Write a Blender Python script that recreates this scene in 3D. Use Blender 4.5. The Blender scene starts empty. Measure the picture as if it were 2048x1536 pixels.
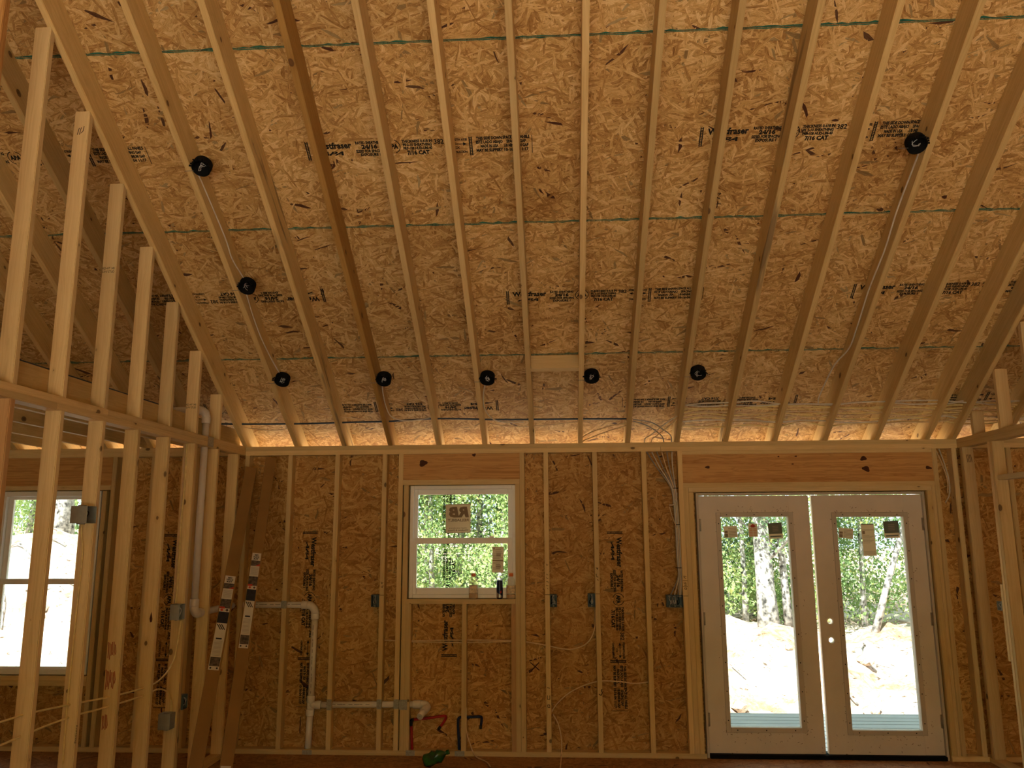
import bpy, bmesh, math, random
from mathutils import Matrix, Vector, Euler

random.seed(7)
SC = bpy.context.scene
COL = SC.collection
V = Vector

# ---------------------------------------------------------------- camera
F_PX = 1617.34
cam_d = bpy.data.cameras.new('camera')
cam_d.sensor_fit = 'HORIZONTAL'
cam_d.sensor_width = 36.0
cam_d.lens = F_PX / 2048 * 36.0
cam_d.clip_end = 300
cam = bpy.data.objects.new('camera', cam_d)
COL.objects.link(cam)
r_, u_, f_ = V((0.99817813, 0.06014089, -0.00484715)), V((0.01567219, -0.18085916, 0.98338413)), V((-0.05826495, 0.9816685, 0.1814722))
cam.matrix_world = Matrix(((r_.x, u_.x, -f_.x, 0), (r_.y, u_.y, -f_.y, 0), (r_.z, u_.z, -f_.z, 1.728), (0, 0, 0, 1)))
SC.camera = cam

# ---------------------------------------------------------------- light, sky, exposure
SC.view_settings.view_transform = 'Standard'
SC.view_settings.look = 'None'
SC.view_settings.gamma = 1.0
SC.view_settings.use_curve_mapping = False
SC.view_settings.exposure = 1.0
w = bpy.data.worlds.new('sky')
SC.world = w
w.use_nodes = True
nt = w.node_tree
nt.nodes.clear()
wo = nt.nodes.new('ShaderNodeOutputWorld')
bg = nt.nodes.new('ShaderNodeBackground')
bg.inputs['Color'].default_value = (0.80, 0.90, 1.0, 1)
bg.inputs['Strength'].default_value = 2.2
nt.links.new(bg.outputs[0], wo.inputs[0])
sun_d = bpy.data.lights.new('sun', 'SUN')
sun_d.energy = 20.0
sun_d.color = (1.0, 0.95, 0.86)
sun_d.angle = math.radians(0.6)
sun = bpy.data.objects.new('sun', sun_d)
COL.objects.link(sun)
sun.location = (-20, 12, 30)
sun.rotation_euler = V((0.30, 0.58, -0.76)).to_track_quat('-Z', 'Y').to_euler()

# ---------------------------------------------------------------- constants of the building (metres)
D = 6.764            # room face of the studs of the back wall
SH = D + 0.0889      # room face of its sheathing
TH = math.radians(32.94)
CS, SN, TN = math.cos(TH), math.sin(TH), math.tan(TH)
RZ = 2.462           # underside of the rafters at the back wall
DEP = 0.184          # rafter depth
XL, XR = -2.688, 3.22
X0, X1 = -6.2, 5.6   # outer walls of the side rooms
YR = -4.0            # rear wall
RIDGE = 1.5
TOP = 2.467          # top of the wall plates


def roofpt(x, s, off=DEP):
    """A point of the roof slope: s metres up the slope from the back wall, off metres above the rafters' underside."""
    return V((x, D + SN * off - s * CS, RZ + CS * off + s * SN))


# ---------------------------------------------------------------- node helpers
def new_mat(name):
    m = bpy.data.materials.new(name)
    m.use_nodes = True
    m.node_tree.nodes.clear()
    return m, m.node_tree


def nd(t, kind, **kw):
    n = t.nodes.new('ShaderNode' + kind)
    for k, v in kw.items():
        setattr(n, k, v)
    return n


def setin(t, n, key, v):
    s = n.inputs[key]
    if isinstance(v, bpy.types.NodeSocket):
        t.links.new(v, s)
    else:
        s.default_value = v
    return n


def math_(t, op, a, b=0.0, clamp=False):
    n = nd(t, 'Math', operation=op, use_clamp=clamp)
    setin(t, n, 0, a)
    setin(t, n, 1, b)
    return n.outputs[0]


def mixc(t, f, a, b, blend='MIX'):
    n = nd(t, 'Mix', data_type='RGBA', blend_type=blend)
    setin(t, n, 0, f)
    setin(t, n, 6, a)
    setin(t, n, 7, b)
    return n.outputs[2]


def mixf(t, f, a, b):
    n = nd(t, 'Mix', data_type='FLOAT')
    setin(t, n, 0, f)
    setin(t, n, 2, a)
    setin(t, n, 3, b)
    return n.outputs[0]


def ramp(t, f, stops):
    n = nd(t, 'ValToRGB')
    e = n.color_ramp.elements
    while len(e) < len(stops):
        e.new(0.5)
    for el, (p, c) in zip(e, stops):
        el.position = p
        el.color = (*c, 1) if len(c) == 3 else c
    setin(t, n, 0, f)
    return n.outputs[0]


def mapping(t, vec, scale=(1, 1, 1), rot=(0, 0, 0), loc=(0, 0, 0), kind='TEXTURE'):
    n = nd(t, 'Mapping', vector_type=kind)
    setin(t, n, 'Vector', vec)
    n.inputs['Location'].default_value = loc
    n.inputs['Rotation'].default_value = rot
    n.inputs['Scale'].default_value = scale
    return n.outputs[0]


def obj_coords(t, jitter=True):
    c = nd(t, 'TexCoord').outputs['Object']
    if not jitter:
        return c, None
    oi = nd(t, 'ObjectInfo').outputs['Random']
    comb = nd(t, 'CombineXYZ')
    setin(t, comb, 0, math_(t, 'MULTIPLY', oi, 37.0))
    setin(t, comb, 1, math_(t, 'MULTIPLY', oi, 71.3))
    setin(t, comb, 2, math_(t, 'MULTIPLY', oi, 53.7))
    va = nd(t, 'VectorMath', operation='ADD')
    setin(t, va, 0, c)
    setin(t, va, 1, comb.outputs[0])
    return va.outputs[0], oi


def noise(t, vec, scale, detail=2.0, rough=0.5, dim='3D', dist=0.0):
    n = nd(t, 'TexNoise', noise_dimensions=dim)
    setin(t, n, 'Vector', vec)
    n.inputs['Scale'].default_value = scale
    n.inputs['Detail'].default_value = detail
    n.inputs['Roughness'].default_value = rough
    n.inputs['Distortion'].default_value = dist
    return n.outputs[0]


def finish(t, color, rough=0.6, spec=0.25, bump=None, bump_s=0.2, bump_d=0.002, **kw):
    b = nd(t, 'BsdfPrincipled')
    setin(t, b, 'Base Color', color)
    setin(t, b, 'Roughness', rough)
    setin(t, b, 'Specular IOR Level', spec)
    for k, v in kw.items():
        setin(t, b, k.replace('_', ' '), v)
    if bump is not None:
        bn = nd(t, 'Bump')
        bn.inputs['Strength'].default_value = bump_s
        bn.inputs['Distance'].default_value = bump_d
        setin(t, bn, 'Height', bump)
        t.links.new(bn.outputs[0], b.inputs['Normal'])
    o = nd(t, 'OutputMaterial')
    t.links.new(b.outputs[0], o.inputs[0])
    return b


def osb_mat(name, stops, flake=1.0, dark=0.992, gain=1.0):
    """Oriented strand board: five layers of long random flakes, the one of highest rank on top."""
    m, t = new_mat(name)
    c, oi = obj_coords(t)
    wob = noise(t, c, 5.0, 2.0)
    wv = nd(t, 'VectorMath', operation='MULTIPLY_ADD')
    cm = nd(t, 'CombineXYZ')
    setin(t, cm, 0, wob)
    setin(t, cm, 1, math_(t, 'SUBTRACT', 1.0, wob))
    setin(t, wv, 0, cm.outputs[0])
    setin(t, wv, 1, (0.05, 0.05, 0.0))
    setin(t, wv, 2, c)
    c2 = wv.outputs[0]
    best = val = drk = gr = None
    for i, (ang, L, W) in enumerate(((6, .12, .018), (-32, .105, .020), (44, .10, .016), (83, .095, .017), (-66, .10, .014), (18, .11, .011), (-12, .085, .019))):
        mp = mapping(t, c2, (L * flake, W * flake, 1), (0, 0, math.radians(ang)), (i * .37, i * .73, 0))
        vo = nd(t, 'TexVoronoi', voronoi_dimensions='2D', feature='F1')
        setin(t, vo, 'Vector', mp)
        vo.inputs['Scale'].default_value = 1.0
        vo.inputs['Randomness'].default_value = 1.0
        se = nd(t, 'SeparateColor')
        setin(t, se, 0, vo.outputs['Color'])
        if best is None:
            best, val, drk, gr = se.outputs[0], se.outputs[1], se.outputs[2], mp
        else:
            k = math_(t, 'GREATER_THAN', se.outputs[0], best)
            val = mixf(t, k, val, se.outputs[1])
            drk = mixf(t, k, drk, se.outputs[2])
            mv = nd(t, 'Mix', data_type='VECTOR')
            setin(t, mv, 0, k)
            setin(t, mv, 4, gr)
            setin(t, mv, 5, mp)
            gr = mv.outputs[1]
            best = mixf(t, k, best, se.outputs[0])
    off = nd(t, 'VectorMath', operation='MULTIPLY_ADD')
    cx = nd(t, 'CombineXYZ')
    setin(t, cx, 0, math_(t, 'MULTIPLY', val, 40.0))
    setin(t, cx, 1, math_(t, 'MULTIPLY', best, 40.0))
    setin(t, off, 0, (1, 1, 0))
    setin(t, off, 1, cx.outputs[0])
    setin(t, off, 2, gr)
    gr = noise(t, mapping(t, off.outputs[0], (.8, .07, 1)), 1.0, 2.5, .7, '2D')
    fine = noise(t, c, 60.0, 3.0, .6)
    big = noise(t, c, 1.3, 2.0)
    tone = math_(t, 'MULTIPLY_ADD', val, 0.50)
    tone.node.inputs[2].default_value = 0.0
    tone = math_(t, 'ADD', tone, math_(t, 'MULTIPLY', math_(t, 'SUBTRACT', gr, .5), 1.85))
    tone = math_(t, 'ADD', tone, math_(t, 'MULTIPLY', math_(t, 'SUBTRACT', fine, .5), .35))
    tone = math_(t, 'ADD', tone, math_(t, 'MULTIPLY', math_(t, 'SUBTRACT', big, .5), .45))
    tone = math_(t, 'ADD', tone, .24, True)
    col = ramp(t, tone, stops)
    k = math_(t, 'MULTIPLY', math_(t, 'GREATER_THAN', drk, dark), math_(t, 'MULTIPLY_ADD', gr, 0.9, True))
    k.node.inputs[1].links[0].from_node.inputs[2].default_value = .45
    col = mixc(t, k, col, (.055, .014, .012, 1))
    k2 = math_(t, 'MULTIPLY', math_(t, 'LESS_THAN', drk, .018), .55)
    col = mixc(t, k2, col, (.16, .13, .065, 1))
    var = math_(t, 'MULTIPLY_ADD', oi, .16)
    var.node.inputs[2].default_value = .92 * gain
    sc = nd(t, 'VectorMath', operation='SCALE')
    setin(t, sc, 0, col)
    setin(t, sc, 3, var)
    finish(t, sc.outputs[0], .62, .25, math_(t, 'ADD', val, math_(t, 'MULTIPLY', gr, .6)), .35, .0025)
    return m


def wood_mat(name, light, dark, knot=(.10, .045, .02), ring=1.0, var=.28, knots=1.0, blotch=None):
    """Sawn softwood; the grain runs along the board's own X axis."""
    m, t = new_mat(name)
    c, oi = obj_coords(t)
    wav = noise(t, mapping(t, c, (.55, .09, .09)), 1.0, 2.0)
    off = nd(t, 'CombineXYZ')
    setin(t, off, 1, math_(t, 'MULTIPLY', math_(t, 'SUBTRACT', wav, .5), .09))
    setin(t, off, 2, math_(t, 'MULTIPLY', math_(t, 'SUBTRACT', wav, .5), .06))
    va = nd(t, 'VectorMath', operation='ADD')
    setin(t, va, 0, c)
    setin(t, va, 1, off.outputs[0])
    g1 = noise(t, mapping(t, va.outputs[0], (1.4, .011, .011)), 1.0, 4.0, .6)
    g2 = noise(t, mapping(t, va.outputs[0], (2.5, .0035, .0035)), 1.0, 2.0, .6)
    g3 = noise(t, mapping(t, c, (.5, .11, .11)), 1.0, 2.0)
    tone = math_(t, 'ADD', math_(t, 'MULTIPLY', g1, 1.0 * ring), math_(t, 'MULTIPLY', g2, .35 * ring))
    tone = math_(t, 'ADD', tone, math_(t, 'MULTIPLY', g3, .5))
    tone = math_(t, 'SUBTRACT', tone, .425 + .675 * (ring - .0) - .5 - .10 * (ring - 1) * 0, True)
    col = ramp(t, tone, [(.15, light), (.85, dark)])
    if blotch:
        bl = noise(t, mapping(t, c, (.6, .07, .07)), 1.0, 2.0)
        col = mixc(t, math_(t, 'MULTIPLY', ramp(t, bl, [(.60, (0, 0, 0)), (.70, (1, 1, 1))]), .75), col, (*blotch, 1))
    if knots:
        vo = nd(t, 'TexVoronoi', voronoi_dimensions='3D', feature='F1')
        setin(t, vo, 'Vector', mapping(t, c, (.21, .14, .14)))
        vo.inputs['Scale'].default_value = 1.0
        se = nd(t, 'SeparateColor')
        setin(t, se, 0, vo.outputs['Color'])
        rad = math_(t, 'MULTIPLY', se.outputs[0], .15 * knots)
        rel = math_(t, 'DIVIDE', vo.outputs['Distance'], math_(t, 'ADD', rad, .001))
        ring_ = ramp(t, rel, [(0.0, (1, 1, 1)), (.55, (.75, .75, .75)), (.8, (.85, .85, .85)), (1.0, (0, 0, 0))])
        halo = ramp(t, rel, [(0.0, (1, 1, 1)), (1.0, (.55, .55, .55)), (2.2, (0, 0, 0))])
        halo = ramp(t, math_(t, 'MULTIPLY', rel, .4), [(0.0, (.35, .35, .35)), (1.0, (0, 0, 0))])
        col = mixc(t, halo, col, (dark[0] * .7, dark[1] * .6, dark[2] * .5, 1))
        col = mixc(t, ring_, col, (*knot, 1))
    br = math_(t, 'MULTIPLY_ADD', oi, var)
    br.node.inputs[2].default_value = 1 - var * .55
    sc = nd(t, 'VectorMath', operation='SCALE')
    setin(t, sc, 0, col)
    setin(t, sc, 3, br)
    finish(t, sc.outputs[0], .6, .25, g1, .12, .001)
    return m


def plain(name, color, rough=.5, spec=.4, metal=0.0, speck=.12, scale=30.0, **kw):
    """A plain surface with a faint mottling of its own."""
    m, t = new_mat(name)
    c, oi = obj_coords(t)
    n = noise(t, c, scale, 3.0)
    a = tuple(min(1, v * (1 + speck)) for v in color)
    b = tuple(v * (1 - speck) for v in color)
    col = ramp(t, n, [(.3, b), (.7, a)])
    finish(t, col, rough, spec, Metallic=metal, **kw)
    return m


def backlit(name, color):
    """Thin paper that lets some daylight through."""
    m, t = new_mat(name)
    d = nd(t, 'BsdfDiffuse')
    d.inputs[0].default_value = (*color, 1)
    tr = nd(t, 'BsdfTranslucent')
    tr.inputs[0].default_value = (*color, 1)
    mx = nd(t, 'MixShader')
    mx.inputs[0].default_value = .35
    t.links.new(d.outputs[0], mx.inputs[1])
    t.links.new(tr.outputs[0], mx.inputs[2])
    o = nd(t, 'OutputMaterial')
    t.links.new(mx.outputs[0], o.inputs[0])
    return m


# ---------------------------------------------------------------- materials
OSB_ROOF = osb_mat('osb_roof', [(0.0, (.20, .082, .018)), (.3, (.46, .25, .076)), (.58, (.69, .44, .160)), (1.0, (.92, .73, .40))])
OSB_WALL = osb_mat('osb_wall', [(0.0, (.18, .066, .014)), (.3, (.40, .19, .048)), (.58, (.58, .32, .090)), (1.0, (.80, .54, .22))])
PINE = wood_mat('spruce_lumber', (.79, .59, .285), (.60, .40, .155))
PINE_B = wood_mat('pale_spruce_lumber', (.83, .64, .34), (.63, .44, .19), knots=.9)
RAFT = wood_mat('rafter_lumber', (.75, .55, .245), (.55, .365, .13), ring=1.1, var=.30)
RAFT_D = wood_mat('amber_rafter_lumber', (.50, .30, .09), (.32, .17, .045), ring=1.2, var=.1)
RAFT_S = wood_mat('stained_rafter_lumber', (.75, .55, .245), (.55, .365, .13), ring=1.1, var=.2, blotch=(.20, .13, .07))
SYP = wood_mat('yellow_pine_beam', (.66, .37, .13), (.40, .18, .05), ring=1.9, var=.1, knots=0)
BARK = wood_mat('bark_stained_lumber', (.62, .38, .17), (.42, .22, .08), var=.1, blotch=(.07, .016, .008))
FLOOR = osb_mat('subfloor', [(0.0, (.14, .055, .018)), (.3, (.29, .135, .05)), (.6, (.40, .205, .08)), (1.0, (.56, .34, .16))])
EDGE = plain('green_edge_paint', (.035, .16, .11), .7, .2, speck=.3)
INK = plain('black_ink', (.022, .020, .018), .8, .1)
MARKER = plain('marker_ink', (.05, .025, .018), .8, .1)
CRAYON = plain('red_crayon', (.28, .035, .02), .8, .1)
KNOT = plain('knot_wood', (.075, .022, .010), .6, .2, speck=.4, scale=120)
WHITE = plain('vinyl_white', (.93, .91, .87), .4, .4, speck=.02)
DOORP = plain('primed_door', (.74, .66, .56), .5, .35, speck=.04, scale=6)
DOORF = plain('door_lite_trim', (.58, .51, .425), .5, .35, speck=.04, scale=9)
HINGE = plain('hinge_metal', (.34, .30, .24), .4, .5, metal=.6)
BLACK = plain('black_plastic', (.008, .008, .008), .8, .08)
COPPER = plain('bare_wire', (.62, .62, .60), .35, .5)
BOXB = plain('blue_grey_box', (.10, .14, .16), .5, .4)
BOXG = plain('galvanised_box', (.34, .36, .33), .45, .5, metal=.35, speck=.08)
DARK = plain('dark_inside', (.03, .028, .025), .8, .1)
NAILP = plain('galvanised_plate', (.36, .34, .28), .5, .5, metal=.3, speck=.18, scale=80)
PVC = plain('pvc_white', (.80, .74, .66), .35, .45, speck=.03)
RED = plain('red_pex', (.42, .018, .02), .4, .4)
BLUE = plain('blue_pex', (.010, .018, .075), .4, .4)
CRIMP = plain('black_crimp', (.015, .012, .012), .5, .4)
CABLE_W = plain('white_cable', (.72, .66, .56), .45, .35)
CABLE_Y = plain('yellow_cable', (.88, .71, .32), .45, .35)
CABLE_T = plain('tan_cable', (.76, .57, .33), .45, .35)
CABLE_G = plain('grey_cable', (.34, .33, .32), .45, .35)
CABLE_K = plain('blue_black_cable', (.035, .055, .085), .4, .4)
CARD = plain('cardboard', (.30, .165, .055), .75, .15, speck=.06, scale=8)
CARD_E = plain('cardboard_side', (.38, .22, .08), .75, .15, speck=.06, scale=8)
PAPER = plain('label_paper', (.66, .60, .50), .6, .2, speck=.02)
PAPER_T = plain('label_photo', (.10, .075, .06), .5, .3, speck=.7, scale=60)
PAPER_N = plain('label_navy', (.018, .022, .035), .5, .3, speck=.3)
PAPER_R = plain('label_red', (.55, .06, .04), .5, .3)
GRAYTXT = plain('label_print', (.34, .30, .26), .6, .2)
STICK = backlit('window_sticker', (.78, .68, .52))
STICK_D = backlit('window_sticker_print', (.30, .22, .15))
STICK_K = backlit('dark_sticker', (.20, .22, .19))
STICK_O = backlit('orange_sticker', (.70, .36, .20))
ORANGE = plain('orange_cap', (.70, .20, .05), .45, .4)
LABELB = plain('bottle_label', (.72, .58, .38), .5, .3, speck=.3, scale=60)
CANB = plain('can_blue', (.010, .016, .06), .3, .6, metal=.4)
CANS = plain('can_silver', (.42, .37, .30), .3, .6, metal=.7)
CANR = plain('can_red', (.5, .03, .02), .35, .5)
GREENB = plain('green_bottle', (.012, .09, .012), .15, .6, speck=.6, scale=18)
DIRT_STOPS = [(.2, (.36, .17, .08)), (.5, (.58, .36, .21)), (.8, (.74, .58, .42))]


def dirt_mat():
    m, t = new_mat('red_clay')
    c, _ = obj_coords(t, False)
    a = noise(t, c, .9, 4.0, .6)
    b = noise(t, c, 9.0, 5.0, .7)
    v = nd(t, 'TexVoronoi', voronoi_dimensions='3D')
    setin(t, v, 'Vector', c)
    v.inputs['Scale'].default_value = 6.0
    tone = math_(t, 'ADD', math_(t, 'MULTIPLY', a, .7), math_(t, 'MULTIPLY', b, .45), True)
    col = ramp(t, tone, [(.38, (.23, .11, .055)), (.48, (.37, .235, .155)), (.64, (.58, .49, .40))])
    oz = nd(t, 'SeparateXYZ')
    setin(t, oz, 0, c)
    bounce_apron = math_(t, 'LESS_THAN', oz.outputs[2], -.42)  # hidden low ground, paled to throw light up under the eaves
    deb = noise(t, mapping(t, c, (1, .5, .5)), 7.0, 4.0, .75)
    col = mixc(t, ramp(t, deb, [(.34, (.9, .9, .9)), (.41, (0, 0, 0))]), col, (.05, .028, .016, 1))
    col = mixc(t, bounce_apron, col, (.62, .55, .47, 1))
    finish(t, col, .9, .1, math_(t, 'ADD', b, v.outputs['Distance']), .8, .05)
    return m


def leaf_mat(name, a, b):
    m, t = new_mat(name)
    oi = nd(t, 'ObjectInfo').outputs['Random']
    g = nd(t, 'NewGeometry').outputs['Random Per Island']
    col = ramp(t, g, [(0.0, a), (.8, b), (1.0, (.48, .48, .16))])
    d = nd(t, 'BsdfDiffuse')
    setin(t, d, 0, col)
    tr = nd(t, 'BsdfTranslucent')
    setin(t, tr, 0, col)
    mx = nd(t, 'MixShader')
    mx.inputs[0].default_value = .4
    t.links.new(d.outputs[0], mx.inputs[1])
    t.links.new(tr.outputs[0], mx.inputs[2])
    o = nd(t, 'OutputMaterial')
    t.links.new(mx.outputs[0], o.inputs[0])
    return m


def glass_mat(name, tint=(.64, .67, .665)):
    m, t = new_mat(name)
    tr = nd(t, 'BsdfTransparent')
    tr.inputs[0].default_value = (*tint, 1)
    gl = nd(t, 'BsdfGlossy')
    gl.inputs['Roughness'].default_value = .02
    lw = nd(t, 'LayerWeight')
    lw.inputs[0].default_value = .12
    mx = nd(t, 'MixShader')
    setin(t, mx, 0, math_(t, 'MULTIPLY', lw.outputs['Fresnel'], .6))
    t.links.new(tr.outputs[0], mx.inputs[1])
    t.links.new(gl.outputs[0], mx.inputs[2])
    o = nd(t, 'OutputMaterial')
    t.links.new(mx.outputs[0], o.inputs[0])
    return m


def clear_mat(name, color, mixv=.5):
    """Clear plastic: partly see-through, with a sheen."""
    m, t = new_mat(name)
    tr = nd(t, 'BsdfTransparent')
    tr.inputs[0].default_value = (*color, 1)
    p = nd(t, 'BsdfPrincipled')
    p.inputs['Base Color'].default_value = (*color, 1)
    p.inputs['Roughness'].default_value = .12
    mx = nd(t, 'MixShader')
    mx.inputs[0].default_value = mixv
    t.links.new(tr.outputs[0], mx.inputs[1])
    t.links.new(p.outputs[0], mx.inputs[2])
    o = nd(t, 'OutputMaterial')
    t.links.new(mx.outputs[0], o.inputs[0])
    return m


DIRT = dirt_mat()
SKY_BLOCK = plain('sky_block_hill', (.10, .13, .05), .9, .1, speck=.5, scale=2)  # dark hill added out of view to block sky light
BOUNCE_GRAVEL = plain('pale_bounce_gravel', (.70, .61, .50), .9, .1, speck=.2, scale=9)  # unseen rear yard, made pale to bounce light onto the ceiling
LEAF = [leaf_mat('leaf_mid', (.16, .28, .12), (.36, .51, .23)), leaf_mat('leaf_pale', (.25, .39, .15), (.51, .64, .28)), leaf_mat('leaf_deep', (.10, .19, .10), (.24, .36, .19))]
TRUNK = plain('pale_bark', (.33, .32, .30), .85, .1, speck=.85, scale=16)
DECKM = wood_mat('weathered_deck_board', (.30, .33, .31), (.20, .22, .21), knots=0)
GLASS = glass_mat('window_glass')
CLEAR = clear_mat('bottle_plastic', (.95, .92, .84), .25)
DRINK = clear_mat('amber_drink', (.92, .66, .34), .30)


# ---------------------------------------------------------------- object helpers
def tag(o, label=None, cat=None, group=None, kind=None):
    if label:
        o['label'] = label
    if cat:
        o['category'] = cat
    if group:
        o['group'] = group
    if kind:
        o['kind'] = kind
    elif cat:
        o['kind'] = 'thing'
    return o


def link(name, data, parent=None, mw=None):
    o = bpy.data.objects.new(name, data)
    COL.objects.link(o)
    if parent is not None:
        o.parent = parent
        o.matrix_parent_inverse = Matrix.Identity(4)
        # children are given in world terms unless mw is local to the parent
    if mw is not None:
        if parent is not None:
            o.matrix_local = WM[parent.name].inverted() @ mw
        else:
            o.matrix_world = mw
    elif parent is not None:
        o.matrix_local = WM[parent.name].inverted()
    WM[o.name] = mw.copy() if mw is not None else Matrix.Identity(4)
    return o


WM = {}          # world matrix of every object made here, by name


def empty(name, loc, label=None, cat=None, group=None, kind=None, mw=None):
    o = link(name, None, None, mw if mw is not None else Matrix.Translation(V(loc)))
    o.empty_display_size = .05
    return tag(o, label, cat, group, kind)


def to_mesh(name, bm, mats, smooth=False):
    me = bpy.data.meshes.new(name)
    bmesh.ops.recalc_face_normals(bm, faces=bm.faces)
    bm.to_mesh(me)
    bm.free()
    for m in (mats if isinstance(mats, (list, tuple)) else [mats]):
        me.materials.append(m)
    if smooth:
        for p in me.polygons:
            p.use_smooth = True
    return me


def obj(name, bm, mats, parent=None, mw=None, smooth=False):
    """Link a bmesh given in the frame mw (world when None) as one mesh object."""
    return link(name, to_mesh(name, bm, mats, smooth), parent, mw)


def add_box(bm, a, b, mi=0, bev=0.0):
    x0, y0, z0 = a
    x1, y1, z1 = b
    v = [bm.verts.new(p) for p in ((x0, y0, z0), (x1, y0, z0), (x1, y1, z0), (x0, y1, z0), (x0, y0, z1), (x1, y0, z1), (x1, y1, z1), (x0, y1, z1))]
    fs = [bm.faces.new([v[i] for i in q]) for q in ((0, 3, 2, 1), (4, 5, 6, 7), (0, 1, 5, 4), (1, 2, 6, 5), (2, 3, 7, 6), (3, 0, 4, 7))]
    for f in fs:
        f.material_index = mi
    if bev:
        es = list({e for f in fs for e in f.edges})
        r = bmesh.ops.bevel(bm, geom=es, offset=bev, segments=2, affect='EDGES', profile=.5)
        for f in r['faces']:
            f.material_index = mi
    return v


def box_bm(a, b, bev=0.0):
    bm = bmesh.new()
    add_box(bm, a, b, 0, bev)
    return bm


def frame_bm(outer, inner, y0, y1, bev=.002):
    """A rectangular ring in the XZ plane: outer and inner are (x0, z0, x1, z1)."""
    bm = bmesh.new()
    ox0, oz0, ox1, oz1 = outer
    ix0, iz0, ix1, iz1 = inner
    for a, b in (((ox0, oz0), (ix0, oz1)), ((ix1, oz0), (ox1, oz1)), ((ix0, oz0), (ix1, iz0)), ((ix0, iz1), (ix1, oz1))):
        if b[0] - a[0] > .001 and b[1] - a[1] > .001:
            add_box(bm, (a[0], y0, a[1]), (b[0], y1, b[1]), 0, bev)
    return bm


def add_tube(bm, pts, r, seg=10, cap=True, mi=0):
    """A tube of radius r (a number or one per point) along pts."""
    pts = [V(p) for p in pts]
    n = len(pts)
    rings = []
    up = V((0, 0, 1))
    prev = None
    for i, p in enumerate(pts):
        d = (pts[min(i + 1, n - 1)] - pts[max(i - 1, 0)]).normalized()
        if prev is None:
            a = d.cross(up if abs(d.z) < .9 else V((1, 0, 0))).normalized()
        else:
            a = (prev - d * prev.dot(d)).normalized()
        prev = a
        b = d.cross(a)
        rr = r[i] if isinstance(r, (list, tuple)) else r
        rings.append([bm.verts.new(p + a * math.cos(2 * math.pi * k / seg) * rr + b * math.sin(2 * math.pi * k / seg) * rr) for k in range(seg)])
    for i in range(n - 1):
        for k in range(seg):
            f = bm.faces.new((rings[i][k], rings[i][(k + 1) % seg], rings[i + 1][(k + 1) % seg], rings[i + 1][k]))
            f.smooth = True
            f.material_index = mi
    if cap:
        for q in (rings[0][::-1], rings[-1]):
            f = bm.faces.new(q)
            f.material_index = mi
    return bm


def spline(pts, n=8):
    """Catmull-Rom through pts."""
    P = [V(p) for p in pts]
    P = [P[0] * 2 - P[1]] + P + [P[-1] * 2 - P[-2]]
    out = []
    for i in range(1, len(P) - 2):
        for k in range(n):
            t = k / n
            a, b, c, d = P[i - 1:i + 3]
            out.append(.5 * ((2 * b) + (c - a) * t + (2 * a - 5 * b + 4 * c - d) * t * t + (3 * b - a - 3 * c + d) * t ** 3))
    out.append(P[-2])
    return out


def lathe_bm(profile, seg=24, bm=None, mi=0):
    bm = bm or bmesh.new()
    rings = []
    for r, z in profile:
        rings.append([bm.verts.new((r * math.cos(2 * math.pi * k / seg), r * math.sin(2 * math.pi * k / seg), z)) for k in range(seg)] if r > 1e-5 else [bm.verts.new((0, 0, z))])
    for a, b in zip(rings, rings[1:]):
        for k in range(seg):
            q = [a[k % len(a)], a[(k + 1) % len(a)], b[(k + 1) % len(b)], b[k % len(b)]]
            u = []
            for x in q:
                if x not in u:
                    u.append(x)
            if len(u) > 2:
                f = bm.faces.new(u)
                f.smooth = True
                f.material_index = mi
    return bm


def prism_bm(poly, d0, d1, axis):
    """Extrude a polygon of (a, b) pairs from d0 to d1 along axis 0, 1 or 2 (the other two axes in order)."""
    def P(a, b, d):
        q = [a, b]
        q.insert(axis, d)
        return q
    bm = bmesh.new()
    lo = [bm.verts.new(P(a, b, d0)) for a, b in poly]
    hi = [bm.verts.new(P(a, b, d1)) for a, b in poly]
    bm.faces.new(lo)
    bm.faces.new(hi[::-1])
    n = len(poly)
    for i in range(n):
        bm.faces.new((lo[i], lo[(i + 1) % n], hi[(i + 1) % n], hi[i]))
    return bm


def local_frame(bm, origin, xdir, zhint):
    """Move a world-space bmesh into the frame whose X axis is xdir; returns the frame's matrix."""
    x = V(xdir).normalized()
    y = V(zhint).cross(x).normalized()
    z = x.cross(y)
    M = Matrix(((x.x, y.x, z.x, origin[0]), (x.y, y.y, z.y, origin[1]), (x.z, y.z, z.z, origin[2]), (0, 0, 0, 1)))
    bm.transform(M.inverted())
    return M


def lumber(name, a, b, mat, label=None, cat=None, group=None, axis=None, bev=.004, parent=None):
    """A sawn board filling the box a..b (world), its grain along the longest side or along axis."""
    a, b = V(a), V(b)
    s = b - a
    ax = axis if axis is not None else max(range(3), key=lambda i: s[i])
    c = (a + b) / 2
    bm = box_bm(a, b)
    xd = V((0, 0, 0))
    xd[ax] = 1
    zh = V((0, 0, 1)) if ax != 2 else V((0, 1, 0))
    M = local_frame(bm, c, xd, zh)
    L = s[ax] / 2
    bmesh.ops.bevel(bm, geom=[e for e in bm.edges if abs(e.verts[0].co.x - e.verts[1].co.x) > L], offset=bev, segments=2, affect='EDGES')
    o = obj(name, bm, mat, parent, M)
    return tag(o, label, cat, group)


def poly_lumber(name, bm, origin, xdir, zhint, mat, label=None, cat=None, group=None):
    M = local_frame(bm, origin, xdir, zhint)
    return tag(obj(name, bm, mat, None, M), label, cat, group)


FONT_CACHE = {}


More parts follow.
